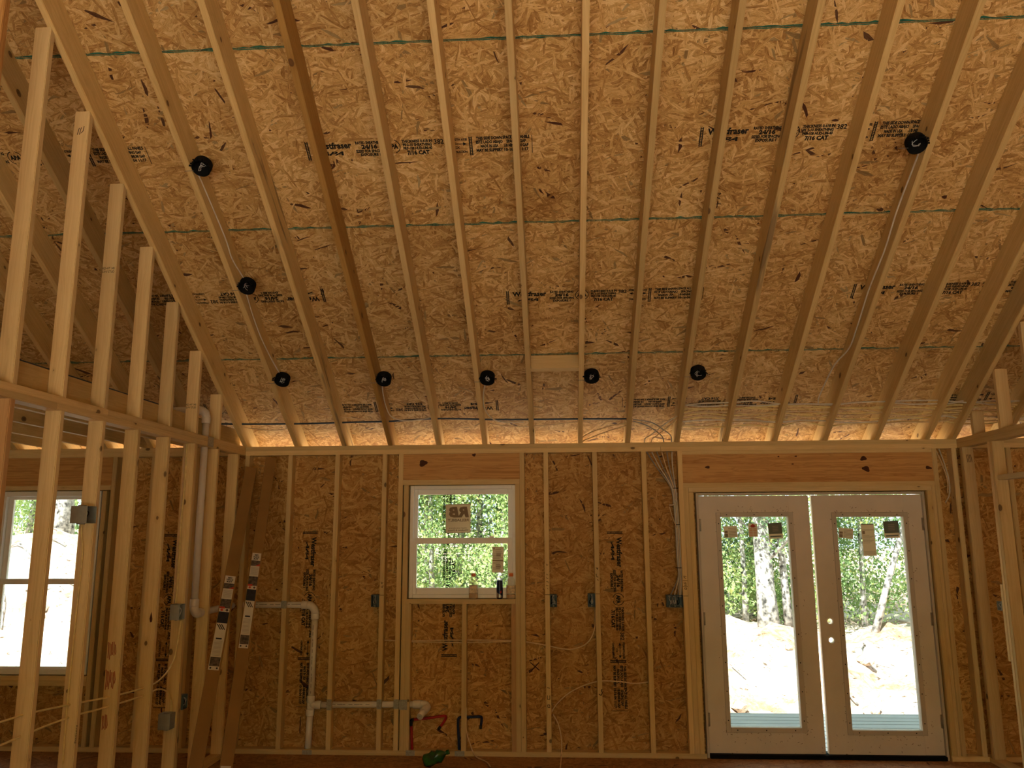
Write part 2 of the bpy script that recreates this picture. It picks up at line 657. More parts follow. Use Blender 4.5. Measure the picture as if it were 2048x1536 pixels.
def text_bm(bm, s, x, y, h, wid=None, bold=0.0, shear=0.0, mi=0, flip=False, align='L', z=0.0):
    """Add the word s to bm as flat letters of cap height h from (x, y), squeezed to width wid when given."""
    key = (s, bold, shear)
    if key not in FONT_CACHE:
        cu = bpy.data.curves.new('t', 'FONT')
        cu.body = s
        cu.size = 1.0
        cu.offset = bold
        cu.shear = shear
        cu.resolution_u = 2
        cu.fill_mode = 'FRONT'
        o = bpy.data.objects.new('t', cu)
        COL.objects.link(o)
        dg = bpy.context.evaluated_depsgraph_get()
        me = bpy.data.meshes.new_from_object(o.evaluated_get(dg))
        vs = [(v.co.x, v.co.y) for v in me.vertices]
        fs = [tuple(p.vertices) for p in me.polygons]
        bpy.data.objects.remove(o)
        bpy.data.meshes.remove(me)
        bpy.data.curves.remove(cu)
        FONT_CACHE[key] = (vs, fs)
    vs, fs = FONT_CACHE[key]
    if not vs:
        return
    x0, x1 = min(v[0] for v in vs), max(v[0] for v in vs)
    k = h / .70
    kx = k if wid is None else wid / (x1 - x0)
    W = (x1 - x0) * kx
    ox = x - (W / 2 if align == 'C' else 0)
    out = []
    for vx, vy in vs:
        px = (vx - x0) * kx
        if flip:
            px = W - px
        out.append(bm.verts.new((ox + px, y + vy * k, z)))
    for f in fs:
        try:
            fc = bm.faces.new([out[i] for i in f])
            fc.material_index = mi
        except ValueError:
            pass


def rect(bm, x0, y0, x1, y1, mi=0, z=0.0):
    f = bm.faces.new([bm.verts.new(p) for p in ((x0, y0, z), (x1, y0, z), (x1, y1, z), (x0, y1, z))])
    f.material_index = mi


def stroke(bm, pts, wd, mi=0, z=0.0):
    """A flat pen stroke of width wd through 2D points."""
    for (ax, ay), (bx, by) in zip(pts, pts[1:]):
        d = V((bx - ax, by - ay))
        if d.length < 1e-6:
            continue
        n = V((-d.y, d.x)).normalized() * wd / 2
        e = d.normalized() * wd * .3
        q = [(ax - e.x + n.x, ay - e.y + n.y), (ax - e.x - n.x, ay - e.y - n.y), (bx + e.x - n.x, by + e.y - n.y), (bx + e.x + n.x, by + e.y + n.y)]
        f = bm.faces.new([bm.verts.new((p[0], p[1], z)) for p in q])
        f.material_index = mi


def plane_frame(origin, xdir, ydir):
    x, y = V(xdir).normalized(), V(ydir).normalized()
    z = x.cross(y)
    return Matrix(((x.x, y.x, z.x, origin[0]), (x.y, y.y, z.y, origin[1]), (x.z, y.z, z.z, origin[2]), (0, 0, 0, 1)))


def cable(name, pts, r, mat, label, cat='cable', group=None, n=8, parent=None):
    bm = add_tube(bmesh.new(), spline(pts, n), r, 8)
    return tag(obj(name, bm, mat, parent), label, cat, group) if parent is None else obj(name, bm, mat, parent)


# ---------------------------------------------------------------- floor, outer walls
fl = obj('floor', box_bm((X0, YR, -.03), (X1, D + .10, 0)), FLOOR)
tag(fl, 'reddish brown strand board subfloor under the back wall', kind='structure')
WB = empty('wall_back', (0, SH, 0), 'strand board sheathed back wall behind the studs', kind='structure')
W1 = (-1.255, 1.215, -.384, 2.116)      # rough openings x0 z0 x1 z1
W2 = (-4.843, .588, -3.942, 2.108)
DR = (1.100, -.03, 2.946, 2.052)


def wall_sheet(x0, x1, z0=-.05, z1=TOP):
    mw = Matrix(((1, 0, 0, (x0 + x1) / 2), (0, 0, -1, SH), (0, 1, 0, (z0 + z1) / 2), (0, 0, 0, 1)))
    hw, hh = (x1 - x0) / 2 - .001, (z1 - z0) / 2
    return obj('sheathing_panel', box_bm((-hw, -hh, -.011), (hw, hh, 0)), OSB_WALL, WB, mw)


wp = {}
for key, a in {'far_left': (X0, -4.830), 'left_window_over': (-4.830, -3.955, 2.094), 'left_window_under': (-4.830, -3.955, -.05, .603), 'hall': (-3.955, -2.70),
               'pipe': (-2.70, -1.481), 'strip': (-1.481, -1.255), 'window_over': (-1.255, -.384, 2.116), 'window_under': (-1.255, -.384, -.05, 1.215),
               'narrow': (-.384, -.1226), 'middle': (-.1226, 1.118), 'door_over': (1.118, 2.929, 2.036), 'right': (2.929, 4.166), 'far_right': (4.166, X1)}.items():
    wp[key] = wall_sheet(*a)
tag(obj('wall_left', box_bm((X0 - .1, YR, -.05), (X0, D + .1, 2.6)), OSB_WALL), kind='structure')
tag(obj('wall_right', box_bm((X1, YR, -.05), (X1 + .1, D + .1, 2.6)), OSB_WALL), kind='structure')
# gable ends above the outer walls
for nm, xa, xb in (('wall_left_gable', X0 - .1, X0), ('wall_right_gable', X1, X1 + .1)):
    zg = RZ + (D - RIDGE) * TN + DEP / CS
    g = prism_bm([(YR, 2.6), (D + .09, 2.6), (D + .09, RZ - .09 * TN + DEP / CS), (RIDGE, zg), (YR, 2.70)], xa, xb, 0)
    tag(obj(nm, g, OSB_WALL), kind='structure')
# rear wall with its wide opening to the yard behind the viewer
rb = bmesh.new()
add_box(rb, (X0, YR - .1, -.05), (-2.6, YR, 2.75))
add_box(rb, (3.2, YR - .1, -.05), (X1, YR, 2.75))
add_box(rb, (-2.6, YR - .1, 2.55), (3.2, YR, 2.75))
tag(obj('wall_rear', rb, OSB_WALL), kind='structure')

# ---------------------------------------------------------------- ceiling: sheathing panels with green edges
CE = empty('ceiling', (0, D, RZ), 'sloping strand board roof deck over the room', kind='structure')
Q0, PW = .8744, 1.2337
rows = [(-.31, Q0, (X0, -4.684, -2.2457, .1692, 2.5875, X1)), (Q0, Q0 + PW, (X0, -3.05, -.635, 1.7698, 4.2, X1)), (Q0 + PW, Q0 + 2 * PW, (X0, -4.27, -1.8342, .5635, 2.99, X1)),
        (Q0 + 2 * PW, Q0 + 3 * PW, (X0, -3.05, -.635, 1.7698, 4.2, X1)), (Q0 + 3 * PW, (D - RIDGE) / CS, (X0, -4.27, -1.8342, .5635, 2.99, X1))]
panels = {}
for ri, (s0, s1, xs) in enumerate(rows):
    for ci, (xa, xb) in enumerate(zip(xs, xs[1:])):
        mw = plane_frame(roofpt((xa + xb) / 2, (s0 + s1) / 2), (1, 0, 0), (0, -CS, SN))
        hw, hh = (xb - xa) / 2 - .0015, (s1 - s0) / 2 - .002
        bm = box_bm((-hw, -hh, -.0115), (hw, hh, 0))
        for f in bm.faces:
            if abs(f.normal.y) > .9:
                f.material_index = 1
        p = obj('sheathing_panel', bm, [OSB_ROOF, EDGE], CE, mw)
        panels[ri, ci] = p
        # ragged overspray of the edge paint along the joint
        eb = bmesh.new()
        n = int((xb - xa) / .035)
        for sgn in (-1, 1):
            if sgn < 0 and s0 < 0:
                continue
            up, lo = [], []
            for k in range(n + 1):
                x = -hw + 2 * hw * k / n
                d = .0035 + random.random() ** 3 * (.011 if sgn < 0 else .005)
                up.append(eb.verts.new((x, sgn * hh, .0006)))
                lo.append(eb.verts.new((x, sgn * (hh - d), .0006)))
            for k in range(n):
                eb.faces.new((up[k], up[k + 1], lo[k + 1], lo[k]))
        obj('edge_paint', eb, EDGE, p, mw)
# backing above the joints (the roofing felt seen as a dark line) and the rear slope
f0, f1 = roofpt(0, -.31, DEP + .013), roofpt(0, -.31, DEP + .06)
fb = prism_bm([(f0.y, f0.z), (RIDGE, RZ + (D - RIDGE) * TN + (DEP + .013) / CS), (RIDGE, RZ + (D - RIDGE) * TN + (DEP + .06) / CS), (f1.y, f1.z)], X0 - .1, X1 + .1, 0)
obj('roofing_felt', fb, DARK, CE)
zr = RZ + (D - RIDGE) * TN + DEP / CS
rbm = prism_bm([(RIDGE, zr), (RIDGE, zr + .03), (YR - .4, zr + .03 - (RIDGE - YR + .4) * (zr - 2.7) / (RIDGE - YR)), (YR - .4, zr - (RIDGE - YR + .4) * (zr - 2.7) / (RIDGE - YR))], X0, X1, 0)
obj('rear_slope', rbm, OSB_ROOF, CE)

# ---------------------------------------------------------------- printing on the sheathing
def stamp_mesh():
    bm = bmesh.new()
    def dbar(x, w, n=2):
        for k in range(n):
            rect(bm, x + k * .014, -.066, x + k * .014 + w, .062)
        for k in range(12):
            if n == 2:
                rect(bm, x + .004, -.064 + k * .0105, x + .014, -.059 + k * .0105)
    dbar(0, .006)
    text_bm(bm, 'Westfraser', .045, .012, .040, .245, bold=.04)
    text_bm(bm, 'APA', .075, -.036, .026, .155, bold=.035, shear=.45)
    rect(bm, .08, -.028, .22, -.024)
    for y, s, h, wd in ((.036, 'RATED SHEATHING', .018, .168), (.004, '24/16', .026, .10), (-.022, 'SIZED FOR SPACING', .018, .178), (-.046, 'EXPOSURE 1', .018, .125)):
        text_bm(bm, s, .40, y, h, wd, bold=.06, align='C')
    text_bm(bm, 'APA', .545, -.002, .030, .07, bold=.06, align='C')
    for a0 in (110, -70):
        stroke(bm, [(.545 + .046 * math.cos(math.radians(a0 + k * 14)) , .012 + .046 * math.sin(math.radians(a0 + k * 14))) for k in range(11)], .005)
    for y, s, h, wd in ((.036, 'THICKNESS 0.418 IN', .018, .19), (.012, 'PS 2-10 SHEATHING', .018, .18), (-.012, 'PRP-108 HUD-UM-40', .018, .18), (-.046, '7/16 CAT', .026, .14)):
        text_bm(bm, s, .70, y, h, wd, bold=.06, align='C')
    text_bm(bm, '382', .835, .022, .030, .06, bold=.03, align='C')
    text_bm(bm, 'STRENGTH AXIS', .945, .038, .014, .13, bold=.06, align='C')
    rect(bm, .905, .012, .985, .017)
    for sx in (-1, 1):
        f = bm.faces.new([bm.verts.new(p) for p in ((.945 + sx * .062, .0145, 0), (.945 + sx * .038, .003, 0), (.945 + sx * .038, .026, 0))])
    text_bm(bm, 'CX', .945, -.018, .016, None, bold=.03, align='C')
    text_bm(bm, 'CONSTRUCTION', .945, -.046, .014, .12, bold=.06, align='C')
    dbar(1.02, .006)
    for y, s, wd in ((.040, 'THIS SIDE DOWN', .16), (.014, 'ESTE LADO ABAJO', .165), (-.014, 'MADE IN USA', .11), (-.042, 'MAY BE SLIPPERY', .165)):
        text_bm(bm, s, 1.145, y, .019, wd, bold=.06, align='C')
    for y, s, wd in ((.042, 'SPACE ALL PANELS', .165), (.014, 'SPACING GAP', .12), (-.014, '1/8 MINIMUM GAP', .15), (-.042, '10-16-04 11:17', .15)):
        text_bm(bm, s, 1.31, y, .019, wd, bold=.06, align='C')
    rect(bm, 1.405, -.062, 1.409, .060)
    me = to_mesh('printed_stamp', bm, INK)
    return me


STAMP = stamp_mesh()


def stamp(parent, origin, xdir, ydir, lift=.0012):
    M = plane_frame(origin, xdir, ydir)
    return link('printed_stamp', STAMP, parent, M @ Matrix.Translation((0, 0, lift)))


RX, RU = V((1, 0, 0)), V((0, -CS, SN))
for ri, ci, x, s, fl_ in ((2, 2, -1.550, 2.686, 1), (2, 3, 0.871, 2.696, 1), (2, 1, -3.969, 2.694, 1), (1, 1, -1.698, 1.516, -1), (1, 2, -0.372, 1.456, 1), (1, 3, 2.081, 1.450, 1),
                          (0, 2, -0.507, 0.289, -1), (0, 3, 1.924, 0.303, -1), (0, 1, -2.980, 0.291, -1), (0, 4, 4.444, 0.301, -1), (3, 2, 0.606, 3.917, -1), (3, 3, 3.030, 3.937, -1)):
    stamp(panels[ri, ci], roofpt(x, s), RX * fl_, RU * fl_)
stamp(wp['pipe'], V((-2.122, SH, 1.750)), (0, 0, -1), (1, 0, 0))
stamp(wp['middle'], V((.442, SH, 1.738)), (0, 0, -1), (1, 0, 0))
stamp(wp['hall'], V((-3.325, SH, 1.735)), (0, 0, -1), (1, 0, 0))
stamp(wp['window_under'], V((-.935, SH, .738)), (0, 0, 1), (-1, 0, 0))


def scribble(parent, origin, strokes, mat=MARKER, wd=.006, xdir=(1, 0, 0), ydir=(0, 0, 1), name='marker_lettering'):
    bm = bmesh.new()
    for s in strokes:
        stroke(bm, s, wd)
    M = plane_frame(origin, xdir, ydir)
    return obj(name, bm, mat, parent, M @ Matrix.Translation((0, 0, .001)))


scribble(wp['narrow'], V((-.232, SH, .66)), [[(-.03, -.03), (.03, .035)], [(-.034, .036), (.034, -.022)]], wd=.008)
scribble(panels[2, 3], roofpt(1.04, 2.20), [[(0, .03), (0, -.02)], [(-.02, .01), (.02, .012)], [(-.01, .06), (.012, .05)], [(-.012, .085), (.012, .09), (0, .075)]], wd=.006, xdir=RX, ydir=RU)

# ---------------------------------------------------------------- back wall framing
Y0, Y1 = D, D + .0885
H0, H1 = .038, 2.391


def stud(x, z0, z1, label, name='wall_stud', mat=PINE, group='back wall framing', wd=.038):
    return lumber(name, (x - wd / 2, Y0, z0), (x + wd / 2, Y1, z1), mat, label, 'stud', group)


lumber('bottom_plate', (XL, Y0, 0), (1.10, Y1, H0), PINE, 'bottom plate along the floor between left partition and glass doors', 'plate', 'plates')
lumber('bottom_plate', (2.946, Y0, 0), (X1, Y1, H0), PINE, 'short bottom plate on the floor right of the glass doors', 'plate', 'plates')
lumber('bottom_plate', (X0, Y0, 0), (XL - .09, Y1, H0), PINE, 'bottom plate on the floor under the window of the left side room', 'plate', 'plates')
for k, (z, nm) in enumerate(((2.391, 'lower'), (2.429, 'upper'))):
    lumber('top_plate', (XL - .02 * k, Y0, z), (.83 + k * -.95, Y1, z + .038), PINE, f'{nm} top plate across the back wall from the left partition to the middle', 'plate', 'plates')
    lumber('top_plate', (.833 + k * -.95, Y0, z), (XR + .02 * k, Y1, z + .038), PINE, f'{nm} top plate across the back wall over the glass doors', 'plate', 'plates')
    lumber('top_plate', (X0, Y0, z), (XL - .092, Y1, z + .038), PINE, f'{nm} top plate on the back wall of the left side room', 'plate', 'plates')
    lumber('top_plate', (XR + .092, Y0, z), (X1, Y1, z + .038), PINE, f'{nm} top plate on the back wall of the right side room', 'plate', 'plates')
stud(-2.669, H0, H1, 'corner stud of the back wall against the left partition, behind the long cardboard boxes')
s1 = stud(-2.295, H0, H1, 'back wall stud crossed by the upper white pipe, right of the long cardboard boxes')
s2 = stud(-1.888, H0, H1, 'back wall stud just right of the white pipe riser')
s3 = stud(-1.482, H0, H1, 'back wall stud holding the blue-grey box left of the small window')
stud(-1.343, H0, H1, 'king stud left of the small window, standing up to the top plate', 'king_stud')
stud(-1.294, H0, 2.128, 'jack stud hugging the left side of the small window', 'jack_stud')
stud(-.361, H0, 2.128, 'jack stud hugging the right side of the small window', 'jack_stud')
kr = stud(-.322, H0, H1, 'king stud right of the small window, standing up to the top plate', 'king_stud')
stud(-1.256, H0, 1.163, 'cripple stud under the left end of the window sill', 'cripple_stud')
stud(-.800, H0, 1.163, 'cripple stud under the middle of the window sill, beside the dark blue pipe', 'cripple_stud')
stud(-.399, H0, 1.163, 'cripple stud under the right end of the window sill', 'cripple_stud', BARK)
s4 = stud(-.1226, H0, H1, 'back wall stud with an outlet box on its right side and pencil writing down it')
s5 = stud(.2838, H0, H1, 'back wall stud with an outlet box on its left side, midway between window and doors')
s6 = stud(.690, H0, H1, 'back wall stud left of the cable bundle and its triple box', mat=RAFT)
kd = stud(.987, H0, H1, 'king stud left of the glass doors, the triple box nailed to it', 'king_stud')
stud(1.026, H0, 2.089, 'outer jack stud left of the glass doors', 'jack_stud')
stud(1.065, H0, 2.051, 'inner jack stud left of the glass doors', 'jack_stud', RAFT)
stud(2.966, H0, 2.051, 'inner jack stud right of the glass doors', 'jack_stud', RAFT)
stud(3.000, H0, 2.089, 'outer jack stud right of the glass doors', 'jack_stud', wd=.030)
stud(3.036, H0, H1, 'king stud right of the glass doors', 'king_stud')
stud(3.192, H0, H1, 'corner stud of the back wall against the right partition', mat=PINE_B)
wh = lumber('window_header', (-1.323, Y0 + .004, 2.172), (-.342, Y1, 2.390), SYP, 'wide knotty yellow pine header above the small window', 'header', bev=.004)
lumber('header_plate', (-1.323, Y0, 2.129), (-.342, Y1, 2.1715), PINE, 'flat board between the small window and its header', 'plate', 'plates')
lumber('rough_sill', (-1.274, Y0, 1.163), (-.381, Y1, 1.2025), PINE, 'rough sill board under the small window, carrying the bottles', 'sill')
dh = lumber('door_header', (1.0065, Y0 + .004, 2.128), (3.016, Y1, 2.362), SYP, 'long yellow pine header above the glass doors', 'header', bev=.004)
lumber('header_plate', (1.0065, Y0, 2.3625), (3.016, Y1, 2.390), PINE, 'thin board between the long door header and the top plate', 'plate', 'plates')
lumber('header_plate', (1.0065, Y0, 2.0895), (3.016, Y1, 2.1275), PINE, 'upper flat board under the long door header', 'plate', 'plates')
lumber('header_plate', (1.0465, Y0, 2.0525), (2.985, Y1, 2.089), PINE_B, 'lower flat board directly over the glass door unit', 'plate', 'plates')


def knot(parent, x, z, rx, rz, ang=0, y=Y0 + .004):
    bm = bmesh.new()
    n = 18
    ps = []
    for k in range(n):
        a = 2 * math.pi * k / n
        r = 1 + .18 * math.sin(3 * a + x * 9) + random.uniform(-.06, .06)
        px, pz = rx * r * math.cos(a), rz * r * math.sin(a)
        ps.append(bm.verts.new((x + px * math.cos(ang) - pz * math.sin(ang), y - .0012, z + px * math.sin(ang) + pz * math.cos(ang))))
    bm.faces.new(ps)
    obj('knot', bm, KNOT, parent)


knot(wh, -1.155, 2.312, .035, .026, .3)
knot(wh, -.725, 2.377, .016, .012, .2)
for x, z, a, b, g in ((2.47, 2.315, .026, .018, .25), (2.485, 2.230, .030, .021, -.4), (1.21, 2.255, .020, .011, 0), (1.79, 2.337, .008, .006, 0), (1.93, 2.338, .010, .006, 0), (1.90, 2.275, .010, .005, 0), (2.98, 2.235, .025, .012, -.2)):
    knot(dh, x, z, a, b, g)


def mark(st, z, x0, x1, wd=.0035):
    scribble(st, V((0, Y0, z)), [[(x0, 0), (x1, 0)]], MARKER, wd, name='pencil_line')


mark(s3, 1.234, -1.500, -1.463)
mark(s4, 1.236, -.141, -.104)
mark(s5, 1.243, .266, .302)
mark(kd, 1.226, .969, 1.006)
for z in (1.300, 1.345):
    mark(kd, z, .970, 1.005)
scribble(kd, V((.987, Y0, 1.37)), [[(-.010, .012), (.010, .010)], [(-.008, .012), (-.006, -.006)], [(-.006, .0), (.009, -.008)]], wd=.003)
scribble(kd, V((.987, Y0, 1.322)), [[(-.010, .014), (-.009, .0), (.009, -.002)], [(-.004, .012), (.006, .010), (.006, -.012)], [(-.008, -.012), (.010, -.014)]], wd=.003)
scribble(kd, V((.990, Y0, 1.285)), [[(-.010, .004), (.008, .004), (.008, -.006), (-.008, -.006), (-.008, .004)]], wd=.003)
scribble(s4, V((-.1226, Y0, 1.34)), [[(-.006, .06), (.008, .052)], [(-.008, .03), (.008, .024)], [(-.008, .0), (.006, .0), (.008, -.012)], [(-.008, -.03), (.008, -.034)], [(0, -.05), (.006, -.06)], [(-.008, .14), (.0, .128), (.008, .136)]], wd=.003)
scribble(s4, V((-.1226, Y0, .42)), [[(-.010, .10), (.010, .095)], [(-.008, .04), (-.010, .012), (.010, .012), (.010, .04)], [(-.008, -.03), (.008, -.03), (.010, -.05), (-.006, -.05), (-.008, -.03)]], wd=.0045)
scribble(s5, V((.2838, Y0, 1.40)), [[(-.008, .05), (.004, .036), (.006, .05)], [(-.008, -.0), (-.006, -.02), (.008, -.026)], [(.0, -.045), (.008, -.05)]], wd=.0045)
scribble(s5, V((.288, Y0, .48)), [[(.012, .03), (.006, .018), (.014, .004), (.004, -.016), (-.012, -.008)]], wd=.006)
scribble(s3, V((-1.482, Y0, 1.30)), [[(-.008, .04), (.0, .026), (.010, .036)], [(-.006, .0), (.006, -.004), (.010, .012)]], wd=.004)

# side room studs on the same wall
SR = 'studs of the left side room'
stud(-3.108, H0, H1, 'stud on the back wall of the left side room, second from the partition', group=SR)
stud(-3.492, H0, H1, 'stud on the back wall of the left side room, just right of its printed sheathing', group=SR)
stud(-3.835, H0, H1, 'king stud right of the left side room window', 'king_stud', group=SR)
stud(-3.905, H0, 2.10, 'jack stud right of the left side room window', 'jack_stud', group=SR)
stud(-4.880, H0, 2.10, 'jack stud left of the left side room window', 'jack_stud', group=SR)
stud(-4.93, H0, H1, 'king stud left of the left side room window', 'king_stud', group=SR)
lumber('window_header', (-4.91, Y0 + .004, 2.150), (-3.855, Y1, 2.390), SYP, 'dark yellow pine header above the left side room window', 'header')
lumber('header_plate', (-4.91, Y0, 2.110), (-3.855, Y1, 2.149), PINE, 'flat board under the header of the left side room window', 'plate', 'plates')
lumber('rough_sill', (-4.86, Y0, .548), (-3.925, Y1, .586), PINE, 'rough sill board under the left side room window', 'sill')
lumber('rough_sill', (-4.86, Y0, .508), (-3.925, Y1, .547), PINE, 'second board of the sill under the left side room window', 'sill')
stud(-4.40, H0, .507, 'short cripple stud under the left side room window', 'cripple_stud', group=SR)
stud(3.62, H0, H1, 'back wall stud of the right side room', group='studs of the right side room')

# ---------------------------------------------------------------- rafters
NORM = V((0, SN, CS))
rx = [-2.6914, -2.2457, -1.8342, -1.4378, -1.0274, -.635, -.2337, .1692, .5635, .9705, 1.3688, 1.7698, 2.175, 2.587, 2.990, 3.201]
RLAB = ['rafter standing on the left partition, first of the slope', 'rafter with three round black boxes and a white cable on its face', 'grey-stained rafter between the one with three round boxes and the dark amber one',
        'dark amber rafter, darkest of the slope', 'pale rafter just right of the dark amber one', 'rafter with the round black box above the small window', 'rafter at the left end of the short block',
        'rafter at the right end of the short block, round box on its right side', 'rafter one bay right of the short block and its box', 'rafter with the rightmost of the low round black boxes',
        'rafter one bay right of the rightmost low round box', 'rafter with dark grey stains, left neighbour of the one with the high right box', 'rafter with the high right round box and its long white cable',
        'rafter just right of the one with the high right round box', 'second rafter left of the right partition, crossed by many yellow cables', 'rafter standing on the right partition']


def rafter(x, label, mat=RAFT, group='rafters of the slope'):
    ztop = RZ + (D - RIDGE) * TN
    yb = D + .0889
    yt = D + .30
    def low(y):
        return RZ + (D - y) * TN
    def top(y):
        return low(y) + DEP / CS - .0012
    poly = [(D, TOP), (D, low(D)), (RIDGE, low(RIDGE)), (RIDGE, top(RIDGE)), (yt, top(yt)), (yt, low(yt)), (yb, low(yb)), (yb, TOP)]
    poly = [(D - .001, TOP + .0005), (D - .001, low(D - .001)), (RIDGE, low(RIDGE)), (RIDGE, top(RIDGE)), (yt, top(yt)), (yt, low(yt)), (yb + .012, low(yb + .012)), (yb + .012, TOP + .0005)]
    bm = prism_bm(poly, x - .019, x + .019, 0)
    big = [e for e in bm.edges if (e.verts[0].co - e.verts[1].co).length > 3]
    bmesh.ops.bevel(bm, geom=big, offset=.003, segments=2, affect='EDGES')
    return poly_lumber('rafter', bm, roofpt(x, 3, DEP / 2), (0, -CS, SN), NORM, mat, label, 'rafter', group)


RM = {3: RAFT_D, 2: RAFT_S, 4: PINE, 5: PINE, 6: PINE, 7: PINE, 10: RAFT_S}
rafters = [rafter(x, l, RM.get(i, RAFT)) for i, (x, l) in enumerate(zip(rx, RLAB))]
for i, k in enumerate(range(1, 8)):
    rafter(XL - .019 - .4064 * k, ['rafter of the left side room nearest the partition', 'second rafter of the left side room from the partition', 'third rafter of the left side room from the partition'][i] if i < 3 else 'rafter deep in the left side room', group='rafters of the left side room')
for k in range(1, 4):
    rafter(3.201 + .4064 * k, 'rafter of the right side room nearest the partition' if k == 1 else 'rafter deep in the right side room', group='rafters of the right side room')
p0, p1 = -.2142, .1497
q = [roofpt(0, .868, .002), roofpt(0, .906, .002), roofpt(0, .906, .138), roofpt(0, .868, .138)]
bb = prism_bm([(v.y, v.z) for v in q], p0, p1, 0)
poly_lumber('rafter_block', bb, roofpt((p0 + p1) / 2, .887, .07), (1, 0, 0), NORM, PINE_B, 'short pale block nailed between two rafters above the middle of the back wall', 'block')

# ---------------------------------------------------------------- left partition
PY = [4.166 + .4064 * k for k in range(7)]
PX0, PX1 = XL - .0889, XL
LP = 'studs of the left partition'
for k, (z, nm) in enumerate(((2.391, 'lower'), (2.429, 'upper'))):
    lumber('top_plate', (PX0, 1.2, z), (PX1, (4.13 if k == 0 else 4.62), z + .038), PINE, f'nearer {nm} plate board on the left partition', 'plate', 'plates')
    lumber('top_plate', (PX0, (4.132 if k == 0 else 4.622), z), (PX1, (D - .001) if k == 0 else D + .088, z + .038), PINE, f'farther {nm} plate board on the left partition', 'plate', 'plates')
lumber('bottom_plate', (PX0, 1.2, 0), (PX1, D, H0), PINE, 'bottom plate on the floor under the left partition', 'plate', 'plates')
PL = ['partition stud right of the bark-stained one, in front of the side room window', 'partition stud carrying the high grey metal box', 'partition stud with red crayon marks', 'partition stud with a dark wedge-shaped knot, beside the printed side room wall',
      'partition stud carrying two grey metal boxes and yellow cables', 'partition stud just right of the vertical white vent pipe', 'last partition stud, against the back wall corner']
PMAT = [PINE_B, PINE_B, PINE, PINE, PINE, PINE, PINE]
pst = []
for k, y in enumerate(PY):
    y1 = min(y + .038, D - .001)
    pst.append(lumber('partition_stud', (PX0, y, H0), (PX1, y1, H1), PMAT[k], PL[k], 'stud', LP))
lumber('partition_stud', (PX0, PY[0] - .4064, H0), (PX1, PY[0] - .3684, H1), BARK, 'bark-stained partition stud at the left edge', 'stud', LP)
lumber('partition_stud', (PX0, PY[4] + .041, H0), (PX1 - .01, PY[4] + .078, H1), PINE, 'doubled stud behind the one carrying two grey metal boxes', 'stud', LP)


def gable_stud(xa, xb, y, label, group, mat=PINE):
    """A stud from the partition's plate up to the underside of its rafter."""
    def low(yy):
        return RZ + (D - yy) * TN - .001
    bm = prism_bm([(y, TOP), (y + .038, TOP), (y + .038, low(y + .038)), (y, low(y))], xa, xb, 0)
    L = [e for e in bm.edges if abs(e.verts[0].co.z - e.verts[1].co.z) > .05]
    bmesh.ops.bevel(bm, geom=L, offset=.003, segments=2, affect='EDGES')
    return poly_lumber('gable_stud', bm, ((xa + xb) / 2, y + .019, 3.2), (0, 0, 1), (0, 1, 0), mat, label, 'stud', group)


GL = ['tallest gable stud in view on the left partition, nearest the viewer', 'second tallest gable stud on the left partition', 'third tallest gable stud on the left partition, small mill stamp on it', 'fourth gable stud on the left partition, mid height',
      'fifth gable stud on the left partition', 'short gable stud in front of the white vent pipe', 'shortest gable stud on the left partition']
GLY = [PY[0] - .4064] + PY[:6]
gst = []
for y, l in zip(GLY, GL):
    gst.append(gable_stud(PX0, PX1, y, l, 'gable studs on the left partition', PINE_B))
gable_stud(PX0, PX1, 3.41, 'amber gable stud nearest the viewer, cut by the top left corner of the view', 'gable studs on the left partition', SYP)


def small_stamp(parent, y, z):
    bm = bmesh.new()
    for i, s in enumerate(('KD-HT 145', 'S-P-F STUD')):
        text_bm(bm, s, 0, .014 - i * .022, .014, .075, bold=.01, align='C')
    obj('mill_stamp', bm, INK, parent, plane_frame(V((PX0 + .042, y - .0012, z)), (1, 0, 0), (0, 0, 1)))


small_stamp(gst[2], PY[1], 3.31)
small_stamp(gst[5], PY[4], 2.66)
scribble(gst[1], V((-2.73, PY[0], 4.02)), [[(-.02, -.02), (-.012, .02)], [(-.008, -.02), (0, .022)], [(.0, -.012), (.012, .0), (.016, .03)]], wd=.004)
# crayon marks and knots of the partition studs
for z, n in ((1.02, 6), (.86, 7), (.60, 4)):
    for k in range(n):
        x = PX0 + .012 + .009 * k
        scribble(pst[2], V((x, PY[2], z)), [[(-.004, .05 + .02 * random.random()), (.003, .01), (.001, -.05 * random.random())]], CRAYON, .0045, name='crayon_mark')
wk = bmesh.new()
wk.faces.new([wk.verts.new(p) for p in ((0, 0, 0), (.012, .004, 0), (.014, .022, 0), (.004, .07, 0), (-.006, .024, 0))])
obj('knot', wk, KNOT, pst[3], plane_frame(V((PX0 + .055, PY[3] - .0012, 1.16)), (1, 0, 0), (0, 0, 1)))
jl = bmesh.new()
text_bm(jl, 'Somers', 0, 0, .02, .1, shear=.3)
obj('marker_lettering', jl, MARKER, pst[1], plane_frame(V((XL + .0012, PY[1] + .012, .60)), (0, 0, 1), (0, -1, 0)))

